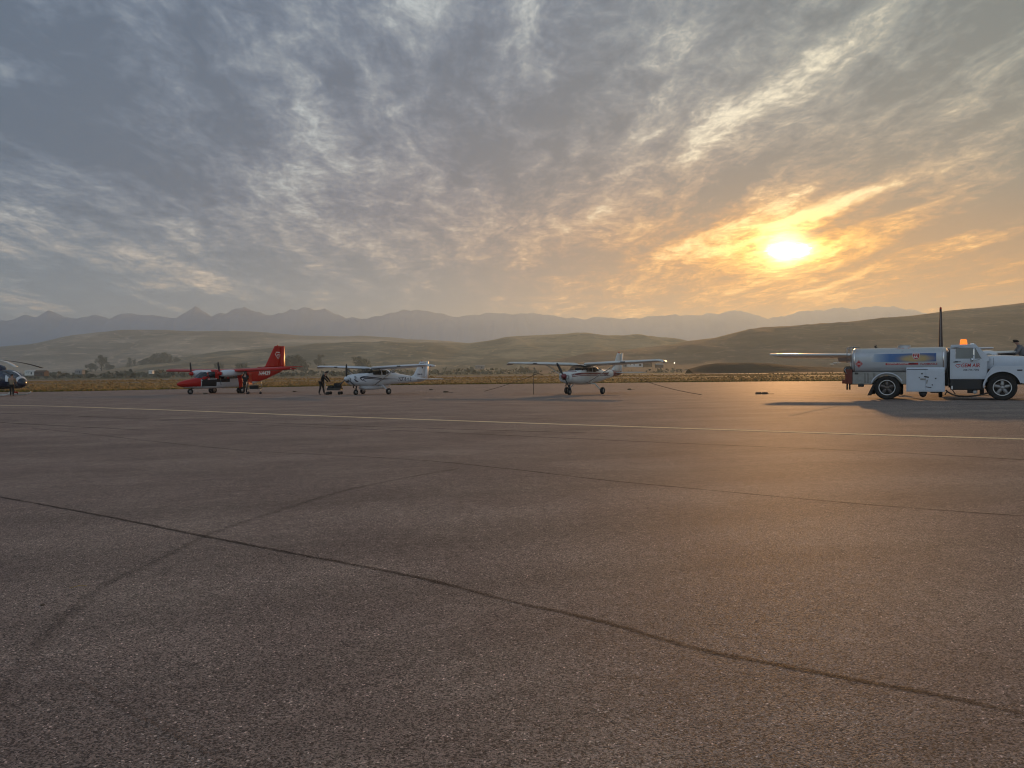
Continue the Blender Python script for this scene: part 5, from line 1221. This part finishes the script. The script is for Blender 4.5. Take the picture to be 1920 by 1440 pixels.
def m_grass(name, stops):
    m_ = bpy.data.materials.new(name); m_.use_nodes = True; g = G(m_.node_tree)
    pos = g.n('ShaderNodeNewGeometry').outputs['Position']; x, y, z = g.xyz(pos)
    c = g.ramp(g.noise(g.vec(x * .25, y, 0.), .12, 6, .65) * .65 + g.noise(pos, 3.0, 3, .7) * .35, stops)
    df = g.n('ShaderNodeBsdfDiffuse'); g.put(c, df.inputs[0]); tl = g.n('ShaderNodeBsdfTranslucent'); g.put(c, tl.inputs[0])
    mx = g.n('ShaderNodeMixShader'); mx.inputs[0].default_value = .5; g.link(df.outputs[0], mx.inputs[1]); g.link(tl.outputs[0], mx.inputs[2])
    o = g.n('ShaderNodeOutputMaterial'); g.link(mx.outputs[0], o.inputs[0]); return m_
GOLD = m_grass('golden_grass', [(.34, (.15, .115, .055)), (.47, (.27, .20, .10)), (.58, (.39, .30, .155)), (.72, (.50, .40, .24))])
GREEN = m_grass('edge_grass', [(.36, (.08, .085, .025)), (.5, (.16, .145, .05)), (.65, (.30, .22, .08))])
tufts('dry_grass', 16000, 88, 258, .16, .42, GOLD, 3, lab='dry golden grass on the airfield')
tufts('dry_grass', 9000, 280, 425, .25, .55, GOLD, 4, lab='dry golden grass beyond the taxiway')
rg = np.random.default_rng(9); V = []; Fc = []
for _ in range(5200):
    x = rg.uniform(-110, 112); y = float(np.interp(x, EX, EYs)) + abs(rg.normal(0, 1.6)) + rg.uniform(-.8, 1.5); h = rg.uniform(.08, .30); a = rg.random() * 3.14; w_ = rg.uniform(.1, .3); z = gz(y) - .02; k = len(V)
    c, s_ = math.cos(a) * w_, math.sin(a) * w_; V += [(x - c, y - s_, z), (x + c, y + s_, z), (x + c * .8, y + s_, z + h * .8), (x, y, z + h), (x - c, y - s_, z + h * .6)]; Fc.append((k, k + 1, k + 2, k + 3, k + 4))
tag(mesh('edge_grass', V, Fc, GREEN), 'short greenish weeds along the edge of the apron', kind='stuff')

# ---------------------------------------------------------------- trees, shrubs and farm buildings across the valley
BARK = mat('bark', (.06, .045, .035), .95)
def m_leaf(name, a, b):
    m_ = bpy.data.materials.new(name); m_.use_nodes = True; g = G(m_.node_tree)
    ob = g.n('ShaderNodeTexCoord').outputs['Object']; c = g.mix(g.noise(ob, .5, 4, .7), a, b)
    bs = g.n('ShaderNodeBsdfPrincipled'); g.put(c, bs.inputs['Base Color']); bs.inputs['Roughness'].default_value = .9
    o = g.n('ShaderNodeOutputMaterial'); g.link(bs.outputs[0], o.inputs[0]); return m_
LEAF = m_leaf('tree_leaves', (.045, .058, .036), (.09, .105, .06)); LEAF2 = m_leaf('shrub_leaves', (.06, .066, .042), (.12, .115, .075))
def leaf_cloud(lobes, n, sz, seed):
    rg = np.random.default_rng(seed); V = []; Fc = []
    for _ in range(n):
        cx, cy, cz, rx, rz_ = lobes[rg.integers(len(lobes))]; v = rg.normal(size=3); v /= np.linalg.norm(v); r_ = rg.random() ** .4
        c = Vector((cx + v[0] * rx * r_, cy + v[1] * rx * r_, cz + v[2] * rz_ * r_)); a = Vector(rg.normal(size=3)).normalized(); b = a.cross(Vector(rg.normal(size=3))).normalized(); s_ = sz * rg.uniform(.5, 1.3); k = len(V)
        V += [c + a * s_, c + b * s_ * .7, c - a * s_, c - b * s_ * .7]; Fc.append((k, k + 1, k + 2, k + 3))
    return V, Fc
def tree(px, py_base, Y, hgt, wid, seed, lab, slim=False):
    k_ = 2.15 if px < 345 else 1.45; Y *= k_; hgt *= k_ * .85; wid *= k_; rg = np.random.default_rng(seed); p = at(px, py_base, Y); r_ = empty('tree', (p.x, Y, p.z)); tag(r_, lab, 'tree', 'trees across the valley')
    tk = MB().tube([(0, 0, -1), (hgt * .01, 0, hgt * .25), (0, 0, hgt * .6)], [hgt * .035, hgt * .026, hgt * .012], 8)
    lobes = []
    for _ in range(11):
        a = rg.uniform(0, 6.28); d_ = rg.uniform(.05, .36) * wid; z = rg.uniform(.16, .84) * hgt; q = rg.uniform(.18, .30) * wid * (1 if z < .6 * hgt else .75)
        lobes.append((d_ * math.cos(a), d_ * math.sin(a), z, q, q * (.8 if not slim else 1.5))); tk.tube([(0, 0, hgt * .28), (d_ * math.cos(a) * .7, d_ * math.sin(a) * .7, z)], [hgt * .014, hgt * .005], 6)
    lobes.append((0, 0, hgt * .78, wid * .22, hgt * .18))
    tk.build('trunk', BARK, r_); V, Fc = leaf_cloud(lobes, 620, wid * .055, seed); mesh('crown', V, Fc, LEAF, r_); return r_
T_ = [(190, 690, 900, 23, 17, 'tall round tree standing apart at far left'), (172, 691, 900, 11, 16, 'low wide tree just left of the tall round tree'), (206, 691, 930, 9, 15, 'low tree just right of the tall round tree'), (243, 689, 950, 20, 10, 'slim tree between the round tree and the big clump'), (253, 689, 960, 17, 9, 'shorter slim tree beside the slim one'),
      (272, 688, 980, 17, 19, 'first and lowest tree of the big clump, on its left'), (284, 687, 980, 21, 19, 'second tree from the left in the big clump'), (296, 687, 990, 26, 22, 'third tree from the left in the big clump, tall'), (309, 687, 1000, 27, 20, 'tallest tree in the middle of the big clump'), (320, 687, 1000, 24, 18, 'tree right of the tallest in the big clump'),
      (332, 686, 1010, 20, 12, 'last slim tree at the right end of the big clump'),
      (534, 690, 900, 19, 22, 'broad tree right of the red tail fin'), (550, 690, 920, 22, 24, 'broadest tree right of the red tail fin'), (566, 691, 940, 17, 22, 'lower tree at the right of the pair behind the red tail'), (598, 683, 1050, 21, 17, 'round tree above the left wing of the swoosh plane'),
      (672, 686, 1000, 20, 20, 'faint round tree above the swoosh plane'), (684, 687, 1000, 16, 18, 'lower faint tree beside the round one above the swoosh plane'), (450, 690, 1000, 12, 20, 'low dark tree above the red plane wing'), (410, 688, 1100, 12, 16, 'small tree above the red plane cabin')]
for i, (px, yb, Y, h, w_, lab) in enumerate(T_): tree(px, yb + 5, Y, h, w_, 100 + i, lab + '', slim=w_ < 13)
rg = np.random.default_rng(21); V = []; Fc = []
for _ in range(900):
    px = rg.uniform(-150, 1350); Y = rg.uniform(800, 2100); p = at(px, 700, Y); h = rg.uniform(2.0, 8.5) * (1.0 if px < 1000 else .6); w_ = h * rg.uniform(1., 2.2)
    v, f = leaf_cloud([(p.x, Y, -1.4 + h * .5, w_, h * .6)], 16, h * .38, int(rg.integers(1e9))); k = len(V); V += v; Fc += [tuple(k + i for i in q) for q in f]
tag(mesh('shrubs', V, Fc, LEAF2), 'scrub and low bushes across the valley floor', kind='stuff')
def barn(px, py, Y, wd, dp, h, rf, wall, roof, lab, cat='building', rz=0.0, door=True):
    p = at(px, py, Y); r_ = empty('farm_building', (p.x, Y, max(-1.3, p.z)), rz); tag(r_, lab, cat, 'farm buildings across the valley')
    MB().box((0, 0, h / 2 - .5), (wd, dp, h + 1)).build('wall', wall, r_)
    MB().prism([(-wd / 2 - .4, h), (wd / 2 + .4, h), (wd / 2 + .4, h + .15), (wd * 0, h + .3), (-wd / 2 - .4, h + .15)], -dp / 2 - .3, dp / 2 + .3).loft([[Vector((x, -dp / 2 - .3, h + .02)), Vector((x, 0, h + rf)), Vector((x, dp / 2 + .3, h + .02))] for x in (-wd / 2 - .4, wd / 2 + .4)], smooth=False).build('roof', roof, r_)
    if door: MB().box((wd * .2, -dp / 2 - .04, h * .4), (wd * .12, .06, h * .75)).build('door', BLACK, r_)
    for k in range(2): MB().box((-wd * (.12 + .2 * k), -dp / 2 - .04, h * .55), (wd * .07, .06, h * .3)).build('window', DGLASS, r_)
BW = mat('barn_white', (.75, .74, .70), .6); BR_ = mat('barn_roof', (.55, .55, .53), .4, metal=.3); BD = mat('barn_brown', (.10, .06, .045), .8); BG_ = mat('barn_grey', (.28, .27, .26), .8)
barn(59, 702, 700, 9, 6, 2.6, 1.4, BW, BR_, 'long white shed by the runway at far left')
barn(78, 703, 690, 9, 7, 2.6, 1.6, BD, BD, 'dark low shed right of the white shed at far left')
barn(284, 699, 720, 3.4, 4, 1.6, .8, BW, BW, 'tiny white hut left of the red plane')
barn(1192, 686.5, 900, 22, 10, 3.2, 1.8, BW, BR_, 'long white building right of the striped plane')
barn(1214, 687, 880, 9, 9, 3.6, 2.2, BD, BD, 'dark red shed right of the long white building')
barn(1170, 687.5, 890, 6, 7, 2.5, 1.5, BG_, BR_, 'small grey shed left of the long white building')
barn(1236, 688, 870, 8, 8, 2.4, 1.5, BD, BG_, 'low brown shed farther right of the white building')
barn(900, 690, 980, 12, 8, 2.2, 1.2, BG_, BG_, 'low grey shed between the white planes')
barn(150, 700, 760, 7, 6, 2.6, 1.4, BG_, BG_, 'small grey shed left of the tall round tree')
# light farm and storage trailers beyond the berm
for i, (px, w_, h, m_) in enumerate(((1559, 3.5, 2.0, BW), (1566, 4, 2.6, BG_), (1573, 3.0, 2.2, BW), (1580, 5, 2.8, BW), (1588, 4, 2.2, BG_), (1594, 3, 2.6, BW), (1552, 3, 1.8, BG_))):
    barn(px, 686 - (i % 3) * 1.5, 980 + i * 12, w_, 4, h, .9, m_, BR_, ['leftmost but one pale cabin behind the truck bumper', 'grey cabin second in the cabin row', 'small white cabin third in the cabin row', 'widest white cabin in the row behind the ladder', 'grey cabin just left of the tank', 'white cabin nearest the truck tank', 'low grey cabin at the left end of the cabin row'][i], door=False)
# a yard lamp shining on the far hill foot
p = at(1264.5, 686.5, 900); yl = empty('yard_lamp', (p.x, 900, -1.2)); tag(yl, 'small bright lamp at the foot of the right hill', 'lamp')
hh = at(1264.5, 680.5, 900).z + 1.2
MB().tube([(0, 0, 0), (0, 0, hh)], .12).build('post', DKSTEEL, yl); MB().box((0, 0, hh), (.9, .9, .7), bev=.2).build('lamp_head', mat('lamp_glow', (1, .9, .7), .3, emit=((1, .85, .6), 6)), yl)
